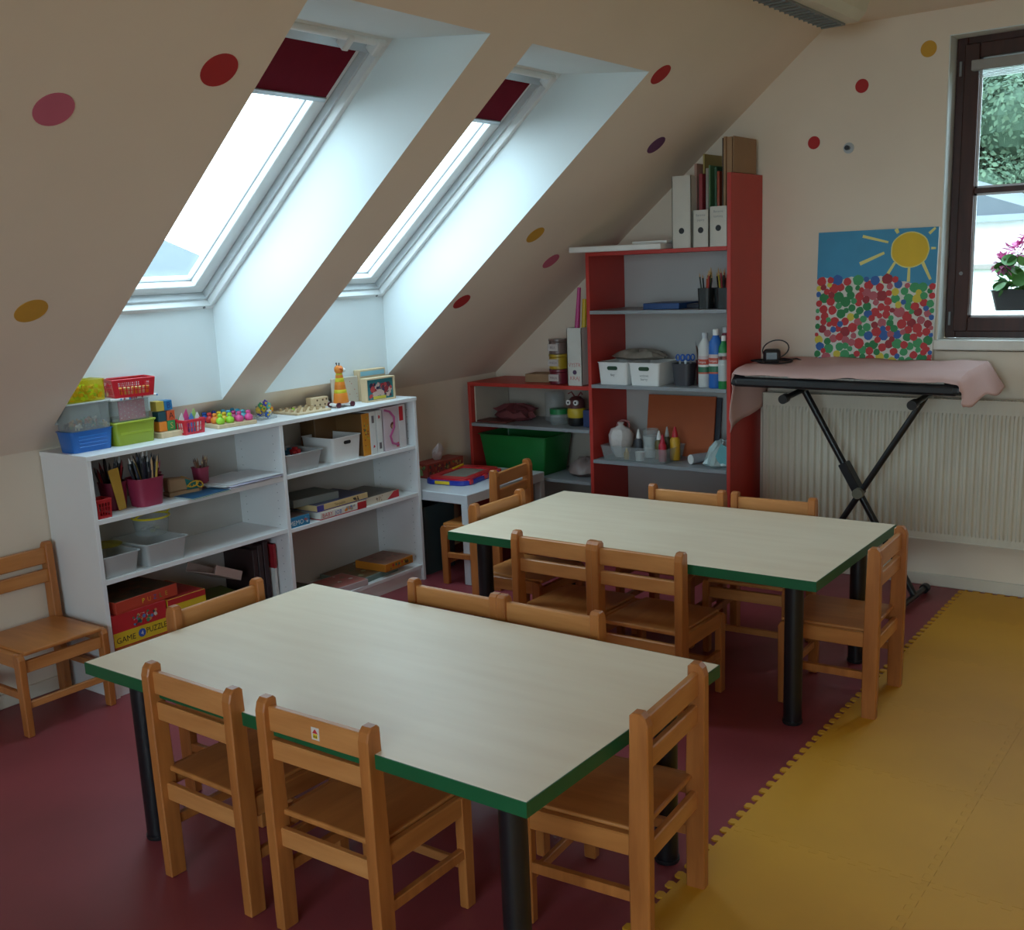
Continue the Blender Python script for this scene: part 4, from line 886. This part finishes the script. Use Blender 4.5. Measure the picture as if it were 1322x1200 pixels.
# tower shelf 1
z = 1.3145
o = MB().box(-.10, -.10, 0, .10, .12, .030).build('folder', C(.015, .06, .20), bevel=.002); o.location = (1.265, -.20, z); tag(o, 'blue folder box lying flat on the top grey shelf', 'folder')
o = MB().box(-.09, -.10, 0, .08, .12, .022).build('folder', C(.01, .012, .03), bevel=.002); o.location = (1.460, -.13, z); tag(o, 'black folder lying behind the pencil holders', 'folder')
for k, (x, y) in enumerate(((1.495, -.27), (1.560, -.23), (1.605, -.29))):
    t = thing('pencil_holder', ['black mesh pencil holder holding yellow pencils, top grey shelf', 'black mesh pencil holder in the middle, top grey shelf', 'black mesh pencil holder against the red side panel'][k], 'pencil holder', (x, y, z)); MB().tub(.060, .060, .098, 1.12, .002, .014).build('holder_body', C(.015, .018, .018), t, smooth=True)
    z_ = z; fill(15, x, y, .024, .150, .195, [(C(.45, .06, .02), wd), (C(.02, .03, .02), wd), (C(.25, .02, .03), wd), (C(.02, .10, .05), wd), (C(.4, .3, .03), wd), (cBLK, wd)], 'coloured pencil in the '+['first', 'middle', 'last'][k]+' black mesh holder', 'pencils in the '+['first', 'middle', 'last'][k]+' mesh holder', .0038, 20+k, lean=.012)
# tower shelf 2
z = .939
for k, (x, d, ls) in enumerate(((1.005, 'white basket with written label, nearer the tower\'s left panel', ['fixy']), (1.188, 'white basket with written label, beside the pen cup', ['vodove', 'barvy']))):
    t = thing('storage_basket', d, 'basket', (x, -.235, z), 0); MB().tub(.158, .20, .112, 1.10, .003, .012, lip=.004).build('body', WHITEP, t, smooth=True)
    MB().prism(MB().rrect(.060, .020, .0098), 0, .0022).xf((0, 0, 0), 0, 0, R(90)).xf((0, -.1075, .085), 0, 0, R(2)).build('handle_slot', C(.02, .06, .03), t)
    for q, s in enumerate(ls): text(s, .018, (.0, -.1068, .045-q*.018), (1, 0, .0), (0, -.06, 1), cGRY, t, fit=.05)
t = thing('bag', 'clear bag of odds and ends lying over the white baskets', 'bag', (1.07, -.18, z+.118)); b = MB(); b.lathe([(.12, 0), (.15, .012), (.12, .035), (.06, .045), (.0001, .047)], n=24, sy=.5)
for i, v in enumerate(b.v): b.v[i] = (v[0]*(1+.12*math.sin(i*2.3)), v[1]*(1+.1*math.sin(i*1.9)), v[2]*(1+.2*math.sin(i*1.3)))
b.build('bag_body', mat('bag_plastic', (.35, .30, .25), .3, .2, 30, alpha=.75), t, smooth=True)
t = thing('pencil_holder', 'dark grey cup with blue scissors handles beside the white baskets', 'cup', (1.368, -.255, z)); MB().tub(.085, .08, .110, 1.22, .002, .02).build('cup_body', C(.05, .05, .06), t, smooth=True)
for k in range(3):
    o = thing('scissors', 'blue-handled scissors standing in the dark grey cup', 'scissors', (1.345+k*.024, -.255+.01*k, z+.006), .5*k, 'blue scissors in the grey cup')
    MB().box(-.005, -.0012, 0, .005, .0012, .115).build('blade', ALU, o); MB().ring((-.012, 0, .130), (1, 0, 0), (0, 0, 1), .010, .015, .003, 12).ring((.012, 0, .130), (1, 0, 0), (0, 0, 1), .010, .015, .003, 12).build('handle', cBLUE, o, smooth=True)
t = thing('pencil_holder', 'dark red tin of thin brushes in front of the bottles', 'cup', (1.445, -.190, z)); MB().lathe([(.034, 0), (.042, .12), (.040, .12), (.038, .003), (.0001, .003)], n=20).build('cup_body', C(.12, .015, .02), t, smooth=True)
fill(12, 1.445, -.190, .024, .17, .225, [(C(.03, .03, .03), C(.1, .06, .04)), (C(.12, .05, .03), cGRY)], 'thin dark paintbrush in the dark red tin', 'paintbrushes in the dark red tin', .0028, 31, 'paintbrush', 'brush', .02)
def bottle(label, x, y, r, h, m, lab=True, lm=None, capm=None, cap_r=.4, scale=1):
    t = thing('paint_bottle', label, 'bottle', (x, y, z)); MB().lathe([(r*.92, 0), (r, .006), (r, h*.72), (r*.92, h*.79), (r*.5, h*.87), (r*.42, h*.90), (r*.42, h*.91)], n=22).build('bottle_body', m, t, smooth=True)
    MB().lathe([(r*.46, h*.90), (r*.46, h*.985), (r*.40, h), (.0001, h)], n=16).build('cap', capm or cWHT, t, smooth=True)
    if lab:
        for z0, z1, lm_ in lm or ((.38, .42, cWHT), (.42, .52, C(.50, .07, .04)), (.52, .58, C(.55, .45, .45)), (.28, .38, C(.03, .15, .08)), (.25, .28, C(.5, .1, .06))):
            MB().lathe([(r+.0006, h*z0), (r+.0006, h*z1)], n=22).build('label_band', lm_, t, smooth=True)
        text('Tempera', .016, (0, -r-.0012, h*.45), (1, 0, 0), ZP, cWHT, t, fit=r*1.3)
bottle('tall white tempera bottle with red label band', 1.498, -.290, .032, .262, C(.60, .60, .58), True, None, C(.5, .52, .55))
bottle('tall blue tempera bottle with red label band', 1.566, -.310, .034, .280, C(.02, .13, .45))
bottle('dark red tempera bottle behind the blue one', 1.570, -.215, .033, .285, C(.22, .02, .04), False, None, C(.55, .55, .55))
bottle('green bottle with white label against the red panel', 1.618, -.335, .025, .252, C(.01, .20, .05), True, ((.15, .68, C(.45, .50, .50)), (.55, .62, C(.5, .08, .08))))
bottle('dark blue tempera bottle hidden behind the green one', 1.614, -.250, .027, .270, C(.02, .03, .12), False, None, C(.3, .3, .32))
# tower shelf 3
z = .545
o = MB().box(-.195, -.005, 0, .195, .005, .315).xf((0, 0, 0), 0, 0, R(-8)).build('orange_folder', C(.40, .085, .02, .6)); o.location = (1.245, -.085, z); tag(o, 'large orange card folder standing behind the glue tray', 'folder')
o = MB().box(-.20, -.004, 0, .21, .004, .308).xf((0, 0, 0), 0, 0, R(-8)).build('dark_folder', C(.03, .035, .05, .6)); o.location = (1.255, -.069, z); tag(o, 'dark blue card folder behind the orange one', 'folder')
t = thing('glue_tray', 'shallow clear plastic tray crowded with glue bottles', 'tray', (1.115, -.235, z)); MB().tub(.36, .20, .072, 1.08, .002, .012, lip=.004).build('tray_body', CLEAR, t, smooth=True)
def sbot(label, x, y, r, h, m, capm, tip=.35, dz=.003):
    t = thing('glue_bottle', label, 'bottle', (x, y, z+dz)); MB().lathe([(r*.9, 0), (r, .004), (r, h*.60), (r*.6, h*.68)], n=16).build('bottle_body', m, t, smooth=True); MB().lathe([(r*.62, h*.66), (r*.60, h*.74), (r*.22, h*.96), (.0001, h)], n=14).build('nozzle', capm, t, smooth=True)
sbot('small dark glue bottle with white nozzle, beside the white bag', 1.085, -.225, .020, .150, C(.05, .05, .06), cWHT)
sbot('brown glue bottle with white nozzle and yellow band', 1.205, -.225, .021, .150, C(.12, .09, .02), cWHT)
sbot('second brown bottle with black and white nozzle', 1.225, -.175, .018, .165, C(.08, .06, .03), C(.4, .4, .38))
sbot('red glue stick bottle at the tray\'s front corner', 1.252, -.275, .020, .140, C(.50, .015, .04), C(.5, .02, .05))
sbot('yellow glue bottle with red cap in the glue tray', 1.292, -.215, .026, .175, C(.60, .33, .02), C(.50, .02, .03))
sbot('tiny yellow bottle at the front of the glue tray', 1.055, -.300, .014, .062, C(.5, .30, .02), C(.5, .30, .02))
t = thing('glue_jar', 'frosted plastic jar half full of white glue', 'jar', (1.145, -.205, z+.003)); MB().lathe([(.034, 0), (.038, .008), (.042, .150), (.040, .150), (.033, .010)], n=20).build('jar_body', CLEAR, t, smooth=True); MB().lathe([(.033, .004), (.038, .115), (.0001, .116)], n=20).build('white_glue', cWHT, t, smooth=True)
t = thing('small_cup', 'small white cup at the front of the glue tray', 'cup', (1.135, -.300, z+.003)); MB().lathe([(.022, 0), (.026, .045), (.024, .045), (.020, .004), (.0001, .004)], n=18).build('cup_body', cWHT, t, smooth=True)
t = thing('cotton_bag', 'clear bag of white cotton wool in the glue tray', 'bag', (.985, -.235, z+.003)); b = MB(); b.lathe([(.03, 0), (.048, .03), (.064, .08), (.064, .12), (.050, .148), (.022, .160), (.012, .168), (.018, .182), (.0001, .184)], n=20)
for i, v in enumerate(b.v): b.v[i] = (v[0]*(1+.10*math.sin(i*2.3)), v[1]*(1+.1*math.sin(i*1.9)), v[2])
b.build('bag_body', mat('cotton_in_bag', (.58, .54, .52), .5, .08, 40, .3), t, smooth=True)
t = thing('pink_ribbon', 'crumpled pale pink ribbon behind the cotton wool bag', 'ribbon', (.935, -.16, z+.003)); b = MB()
for k in range(3): b.ring((.01*k, 0, .06+.045*k), (1, .3*k, 0), (0, .2, 1), .028, .030, .006, 14, 5)
b.cyl((0, 0, 0), (0, 0, .06), .012).build('ribbon_loops', C(.42, .16, .16, .8), t, smooth=True)
t = thing('tape_roll', 'roll wrapped in clear foil with white end on the lowest visible shelf', 'roll', (1.445, -.235, z+.026), R(60)); MB().cyl((-.055, 0, 0), (.07, 0, .004), .026, .022, 18).build('roll_body', C(.30, .29, .31, .25), t, smooth=True); MB().cyl((-.060, 0, 0), (-.054, 0, 0), .024, n=18).build('roll_end', cWHT, t, smooth=True)
t = thing('plastic_bag', 'crumpled pale teal plastic bag on the lowest visible shelf', 'bag', (1.560, -.235, z)); b = MB(); b.lathe([(.070, 0), (.085, .014), (.070, .045), (.055, .085), (.030, .115), (.0001, .122)], n=26, sy=1.2)
for i, v in enumerate(b.v): b.v[i] = (v[0]*(1+.13*math.sin(i*2.3)), v[1]*(1+.14*math.sin(i*1.7)), v[2]*(1+.1*math.sin(i*.9)))
b.build('bag_body', C(.36, .46, .46, .3), t, smooth=False); MB().prism([(-.04, .05), (.05, .03), (.045, .12), (.0, .14)], -.100, -.096, 'y').xf((.02, .02, -.02), R(8)).build('teal_print', C(.12, .35, .38), t)

# ------------------------------------------------------------------ radiator
t = thing('radiator', 'long cream ribbed panel radiator under the gable window', 'radiator', (0, 0, 0)); rx0_, rx1_, z0, z1 = 1.715, 3.12, .243, .896
y = -.098; prof = [(rx0_, y)]; n = 41; pt_ = (rx1_-rx0_-.04)/n
for k in range(n):
    a = rx0_+.02+k*pt_; prof += [(a, y), (a+pt_*.18, y-.012), (a+pt_*.50, y-.012), (a+pt_*.68, y)]
prof.append((rx1_, y)); b = MB(); rows = [(z0, 0), (z0+.035, 0), (z0+.058, 1), (z1-.085, 1), (z1-.062, 0), (z1, 0)]
for zz, kk in rows: b.v += [(px, y+(py-y)*kk, zz) for px, py in prof]
q = len(prof); b.f = [(r*q+i, r*q+i+1, (r+1)*q+i+1, (r+1)*q+i) for r in range(len(rows)-1) for i in range(q-1)]; b.m = [0]*len(b.f)
b.build('front_panel', RADW, t, smooth=True)
MB().box(rx0_, y, z0, rx0_+.004, -.04, z1).build('side_cover', RADW, t, bevel=.001); MB().box(rx1_-.004, y, z0, rx1_, -.04, z1).build('side_cover', RADW, t, bevel=.001)
MB().box(rx0_, y-.001, z1-.006, rx1_, y+.006, z1+.001).box(rx0_, -.046, z1-.006, rx1_, -.040, z1+.001).box(rx0_, y-.001, z0-.001, rx1_, y+.006, z0+.006).build('edge_trim', RADW, t, bevel=.001)
b = MB()
for k in range(104): b.box(rx0_+.008+k*.0134, y+.006, z1-.010, rx0_+.012+k*.0134, -.046, z1-.001)
o = b.build('top_grille', RADW, t)
MB().box(rx0_+.005, -.046, z0+.01, rx1_-.005, -.040, z1-.01).build('back_plate', RADW, t)
for x in (1.95, 2.9): MB().box(x, -.04, .30, x+.03, 0, .85).build('wall_bracket', RADW, t)

# ------------------------------------------------------------------ keyboard stand, keyboard, cloth
KX, KY, KRZ = 2.216, -.272, R(-4.6)
t = thing('keyboard_stand', 'black X-shaped metal stand under the keyboard', 'stand', (2.268, -.295, 0), R(-2))
def bar(n, a, b, r=.0145, m=BLACK, par=None): return MB().tube([a, b], r, 10).build(n, m, par or t, smooth=True)
bar('leg', (-.270, .014, .930), (.262, .014, .032), .016); bar('leg', (.285, -.014, .930), (-.262, -.014, .032), .014)
MB().box(-.020, -.022, -.035, .020, .036, .130).xf((-.010, .0, .500), 0, R(-30.5)).build('clamp_sleeve', BLACKP, t, bevel=.004)
k = MB().cyl((.012, -.052, .485), (.012, -.024, .485), .024, n=20).build('clamp_knob', C(.16, .15, .11, .4), t, smooth=True, label='grey round adjusting knob')
for x in (-.262, .262):
    f = bar('foot_bar', (x, -.165, .022), (x, .165, .022), .014)
    for yy in (-1, 1): MB().cyl((x, yy*.150, .022), (x, yy*.185, .022), .021, n=16).build('rubber_end', BLACKP, f, smooth=True)
for x in (-.29, .285):
    f = bar('support_arm', (x, -.155, .920), (x, .12, .945), .013)
    MB().cyl((x, -.19, .917), (x, -.150, .9205), .021, n=16).build('rubber_end', BLACKP, f, smooth=True)
t = thing('keyboard', 'black electronic keyboard half hidden under the pink cloth', 'keyboard', (KX, KY, .957), KRZ); KW = 1.02
b = MB().prism([(-.160, .012), (-.150, .0), (.150, .010), (.155, .060), (.03, .072), (-.135, .050), (-.158, .036)], -KW/2, KW/2, 'x'); b.build('case', BLACKP, t, bevel=.004)
for s in (-1, 1): MB().prism([(-.162, .010), (-.13, .0), (.152, .008), (.158, .066), (.03, .078), (-.13, .058), (-.160, .034)], s*KW/2-.018, s*KW/2+.018, 'x').build('end_cheek', BLACKP, t, bevel=.008, seg=2)
nk = 36
for i in range(nk):
    w_ = (KW-.10)/nk; a = -KW/2+.05+i*w_
    kb = MB().hexa([(a+.0008, -.146, .047), (a+w_-.0008, -.146, .047), (a+w_-.0008, -.02, .064), (a+.0008, -.02, .064), (a+.0008, -.146, .0545), (a+w_-.0008, -.146, .0545), (a+w_-.0008, -.02, .070), (a+.0008, -.02, .070)]).build('white_key', C(.25, .24, .22, .35), t)  # white keys greyed: shade under the cloth put into their colour
    if i % 7 in (0, 1, 3, 4, 5): MB().hexa([(a+w_*.7, -.105, .060), (a+w_*1.3, -.105, .060), (a+w_*1.3, -.02, .072), (a+w_*.7, -.02, .072), (a+w_*.72, -.103, .064), (a+w_*1.28, -.103, .064), (a+w_*1.28, -.02, .075), (a+w_*.72, -.02, .075)]).build('black_key', cBLK, t)
# pink cloth: a draped grid over the keyboard
def cloth_pt(u, v):      # u along the keyboard, v from front (0) to back (1); local to the keyboard
    hw = KW/2+.006; L_ = .20; front = -.156+.010*math.sin(u*9+.5)+.006*math.sin(u*23)
    yy = front+v*(.212-front)
    zt = .0635+.022*min(1, max(0, (yy+.150)/.12))+.012*max(0, (yy-.02)/.14)
    if abs(u) <= 1: x = u*hw; z_ = zt+.0035*math.sin(u*5+v*3)+.002*math.sin(u*17+v*7)
    else:
        s = 1 if u > 0 else -1; d = (abs(u)-1)
        if s < 0: drop = d*(.272-.045*v); x = -(hw+.003+.006*math.sin(v*7)*min(1, d*3)); z_ = zt-drop; yy -= .020*d
        else:
            drop = d*(.095+.030*math.sin(v*3.1)); x = hw+.006+d*(.020+.050*v); z_ = zt-drop-.02*d*math.sin(v*9); yy += .0
    return (x, yy, z_)
us = [-2+.125*i for i in range(8)]+[-1+.04*i for i in range(51)]+[1.1+.1*i for i in range(10)]; vs_ = [i/14 for i in range(15)]
b = MB(); b.v = [(p[0], p[1], p[2]-(.016 if v == 0 else .003 if v < .08 else 0)) for u in us for v in vs_ for p in (cloth_pt(u, v),)]; q = len(vs_); b.f = [(i*q+j, i*q+j+1, (i+1)*q+j+1, (i+1)*q+j) for i in range(len(us)-1) for j in range(q-1)]; b.m = [0]*len(b.f)
o = b.build('pink_cloth', PINK, None, smooth=True); o.location = (KX, KY, .957+.006); o.rotation_euler = (0, 0, KRZ); s = o.modifiers.new('thickness', 'SOLIDIFY'); s.thickness = .003; s.offset = 1
tag(o, 'pale pink cloth draped over the keyboard', 'cloth')
t = thing('power_adapter', 'black plug adapter with coiled cable on the pink cloth', 'adapter', (1.800, -.190, 1.052), R(20))
MB().box(-.030, -.024, 0, .030, .024, .048).build('adapter_body', C(.02, .02, .024, .15), t, bevel=.012, seg=3)
b = MB(); b.ring((.01, 0, .006), (1, 0, 0), (0, 1, .1), .060, .045, .003, 26).ring((0, -.01, .010), (1, .1, 0), (0, 1, 0), .070, .038, .003, 26).ring((.012, .01, .045), (1, 0, .1), (0, .3, 1), .045, .030, .0022, 24)
b.tube([(.05, .02, .008), (.085, .03, .010), (.10, .02, .005)], .003, 6).build('cable', cBLK, t, smooth=True)
t.scale = (1.35, 1.35, 1.4)

# ------------------------------------------------------------------ painting
t = thing('canvas_painting', 'child\'s painted canvas of a yellow sun over dotted flowers', 'painting', (2.228, -.044, 1.044)); PW, PH = .545, .604
t.rotation_euler = (R(-3), 0, 0)
MB().box(-PW/2, -.009, 0, PW/2, .009, PH).build('canvas', C(.66, .64, .58, .8), t, bevel=.001)
mats = [C(.05, .27, .46, .6), C(.70, .46, .02, .6), C(.72, .66, .22, .6), C(.50, .03, .035, .6), C(.02, .20, .06, .6), C(.05, .30, .11, .6), C(.03, .11, .35, .6), C(.45, .10, .12, .6), C(.62, .50, .05, .6), C(.30, .02, .03, .6)]
b = MB(); YF = -.0092; xs_ = [-PW/2+PW*i/20 for i in range(21)]; top = PH
hor = [.388+.010*math.sin(i*1.3)-(.035 if i > 13 else .0)*min(1, (i-13)/3) for i in range(21)]
for i in range(20): b.add([(xs_[i], YF, hor[i]), (xs_[i+1], YF, hor[i+1]), (xs_[i+1], YF, top), (xs_[i], YF, top)], [(0, 1, 2, 3)], 0)
sxc, szc = .152, .509; b.add([(sxc+.086*math.cos(2*math.pi*i/32)*(1+.02*math.sin(5*i)), YF-.0004, szc+.080*math.sin(2*math.pi*i/32)) for i in range(32)], [tuple(range(32))], 2)
b.add([(sxc+.081*math.cos(2*math.pi*i/32)*(1+.02*math.sin(5*i)), YF-.0006, szc+.075*math.sin(2*math.pi*i/32)) for i in range(32)], [tuple(range(32))], 1)
for (x0, z0_, x1, z1_, w_) in ((-.064, .578, .054, .546, .006), (-.072, .454, .038, .500, .0075), (.035, .366, .088, .456, .007), (.152, .368, .152, .450, .0065), (.205, .462, .248, .376, .007), (.244, .512, .264, .512, .005), (.232, .576, .258, .600, .006), (.086, .603, .096, .584, .008)):
    d = Vector((x1-x0, 0, z1_-z0_)); nrm = Vector((-d.z, 0, d.x)).normalized()*w_
    a0, a1 = Vector((x0, YF-.0005, z0_)), Vector((x1, YF-.0005, z1_)); b.add([a0-nrm*1.1, a1-nrm*.8, a1+nrm*.8, a0+nrm*1.1], [(0, 1, 2, 3)], 2)
rnd = random.Random(11); k = 0; put = []
for i in range(6000):
    x = rnd.uniform(-PW/2+.008, PW/2-.008); lim = .392-(.035 if x > .12 else 0); r = rnd.uniform(.0125, .020) if i > 500 else rnd.uniform(.018, .027)
    zz = rnd.uniform(.006, lim-r*.3); r = min(r, PW/2-abs(x)+.002)
    if r < .009 or any((x-p[0])**2+(zz-p[1])**2 < (.74*(r+p[2]))**2 for p in put): continue
    put.append((x, zz, r)); m = rnd.choice([3, 3, 3, 4, 4, 5, 6, 7, 8, 3, 9, 5, 5, 6, 3, 7]); nn = 11
    b.add([(max(-PW/2, min(PW/2, x+r*rnd.uniform(.88, 1.04)*math.cos(2*math.pi*j/nn))), YF-.0008-len(put)*.000006, max(0.001, zz+r*rnd.uniform(.88, 1.04)*math.sin(2*math.pi*j/nn))) for j in range(nn)], [tuple(range(nn))], m)
b.build('painted_picture', mats, t)

# ------------------------------------------------------------------ outside: planter, trees, houses
t = thing('flower_planter', 'dark window box of pink geraniums outside the gable window', 'planter', (2.91, .36, 1.262))
MB().tub(.46, .13, .09, 1.10, .004, .015, lip=.008).build('box_body', C(.03, .035, .045), t, smooth=True); MB().box(-.22, -.055, .05, .22, .055, .075).build('soil', C(.05, .03, .02), t)
rnd = random.Random(4)
lf = MB().add([(0, 0, 0)]+[(.030*math.cos(a)*(1+.12*math.sin(a*7)), .030*math.sin(a)*(1+.12*math.sin(a*7)), .006) for a in [2*math.pi*i/14 for i in range(14)]], [(0, i+1, (i+1) % 14+1) for i in range(14)])
lms = [lf.mesh('leaf', [m]) for m in (C(.05, .22, .03), C(.10, .34, .04), C(.03, .14, .03))]
for i in range(150):
    o = bpy.data.objects.new('leaf', lms[i % 3]); COL.objects.link(o); o.parent = t
    o.location = (rnd.uniform(-.24, .24), rnd.uniform(-.07, .07), rnd.uniform(.08, .225)); o.rotation_euler = (rnd.uniform(-1.1, 1.1), rnd.uniform(-.9, .9), rnd.random()*6); o.scale = [rnd.uniform(.7, 1.3)]*3
stm = MB(); heads = [(-.215, -.02, .215), (-.16, .0, .265), (-.105, .01, .31), (-.06, -.03, .285), (.02, .01, .31), (.10, .0, .27), (.18, .01, .29)]
for h_ in heads: stm.tube([(h_[0]*.8, 0, .07), (h_[0]*.9, 0, .16), h_], .002, 5)
stm.build('stem', C(.10, .25, .05), t, smooth=True)
pet = MB().add([(0, 0, 0), (.010, .006, .003), (.019, 0, .001), (.010, -.006, .003)], [(0, 1, 2, 3)]); pm = [pet.mesh('petal', [m]) for m in (C(.62, .10, .36), C(.72, .22, .48), C(.50, .05, .25))]
for h_ in heads:
    for i in range(60):
        d = Vector((rnd.gauss(0, 1), rnd.gauss(0, 1), rnd.gauss(0, 1))).normalized(); o = bpy.data.objects.new('petal', pm[i % 3]); COL.objects.link(o); o.parent = t
        o.location = Vector(h_)+d*rnd.uniform(.016, .042); o.rotation_euler = d.to_track_quat('X', 'Z').to_euler(); o.scale = [rnd.uniform(1.3, 2.1)]*3
def tree(label, x, y, h, r, seed, cols):
    t = thing('tree', label, 'tree', (x, y, -4)); rnd = random.Random(seed); TR = C(.10, .07, .05, .9)
    MB().tube([(0, 0, 0), (.1, 0, h*.35), (.0, .1, h*.7)], [.35, .25, .1], 9).build('trunk', TR, t, smooth=True)
    b = MB(); cl = [(Vector((rnd.gauss(0, r*.42), rnd.gauss(0, r*.3), h*.66+rnd.gauss(0, h*.15))), rnd.uniform(.22, .36)*r) for _ in range(34)]
    for c_, rr in cl:
        b.ball(c_, rr*.72, 10, 0)
        for i in range(1300):
            d = Vector((rnd.gauss(0, 1), rnd.gauss(0, 1), rnd.gauss(0, 1))).normalized(); p = c_+d*rr*rnd.uniform(.68, 1.10); s = rnd.uniform(.05, .10)
            u = d.orthogonal().normalized(); u.rotate(Matrix.Rotation(rnd.random()*6, 3, d)); v = (d+Vector((rnd.gauss(0, .4),)*3)).cross(u).normalized()
            b.add([p-u*s, p-v*s*.6, p+u*s, p+v*s*.6], [(0, 1, 2, 3)], rnd.randrange(len(cols)))
    o = b.build('foliage', cols, t); o['kind'] = 'stuff'
TC = [C(.040, .080, .045, .8), C(.055, .10, .055, .8), C(.075, .125, .07, .8)]
tree('tall green tree behind the neighbouring white house', -2.6, 26, 11.5, 4.2, 1, TC); tree('broad green tree farther along behind the white house', 5.6, 30, 11, 4.2, 2, TC)
PLA = C(.75, .76, .74, .9); ROOF = C(.085, .10, .115, .8); GUT = C(.20, .23, .26, .6)
t = thing('neighbouring_house', 'white house with grey roof and gutter seen through the gable window', 'house', (0, 14, -4)); MB().box(-6, 0, 0, 6.5, 6, 6.02).build('wall', PLA, t)
MB().prism([(-6.2, 5.98), (.55, 5.98), (-.59, 6.38), (-2.2, 6.95), (-6.2, 6.95)], -.3, 6.2, 'y').build('roof', ROOF, t)
MB().box(-6.2, -.36, 5.93, 6.8, -.28, 6.03).build('gutter', GUT, t)
t = thing('garden_wall', 'low white building with tiled coping in front of the white house', 'building', (0, 11, -4)); MB().box(-6, 0, 0, 7, .4, 5.25).build('wall', PLA, t); MB().box(-6, -.12, 5.25, 7, .5, 5.31).build('coping', C(.25, .22, .20, .8), t)
t = thing('neighbouring_house', 'pale house with grey hipped roof seen through the near roof window', 'house', (-12, 0, -4)); MB().box(-8, -6, 0, 0, 8.3, 5.4).build('wall', PLA, t)
MB().add([(.3, -6.5, 5.4), (.3, 8.6, 5.4), (-8.3, 8.6, 5.4), (-8.3, -6.5, 5.4), (-4, -2, 7.6), (-4, 6.4, 7.6)], [(0, 1, 5, 4), (1, 2, 5), (2, 3, 4, 5), (3, 0, 4), (0, 3, 2, 1)]).build('roof', ROOF, t)
struct('ground', MB().box(-60, -40, -4.1, 60, 60, -4), C(.10, .13, .07, .9))
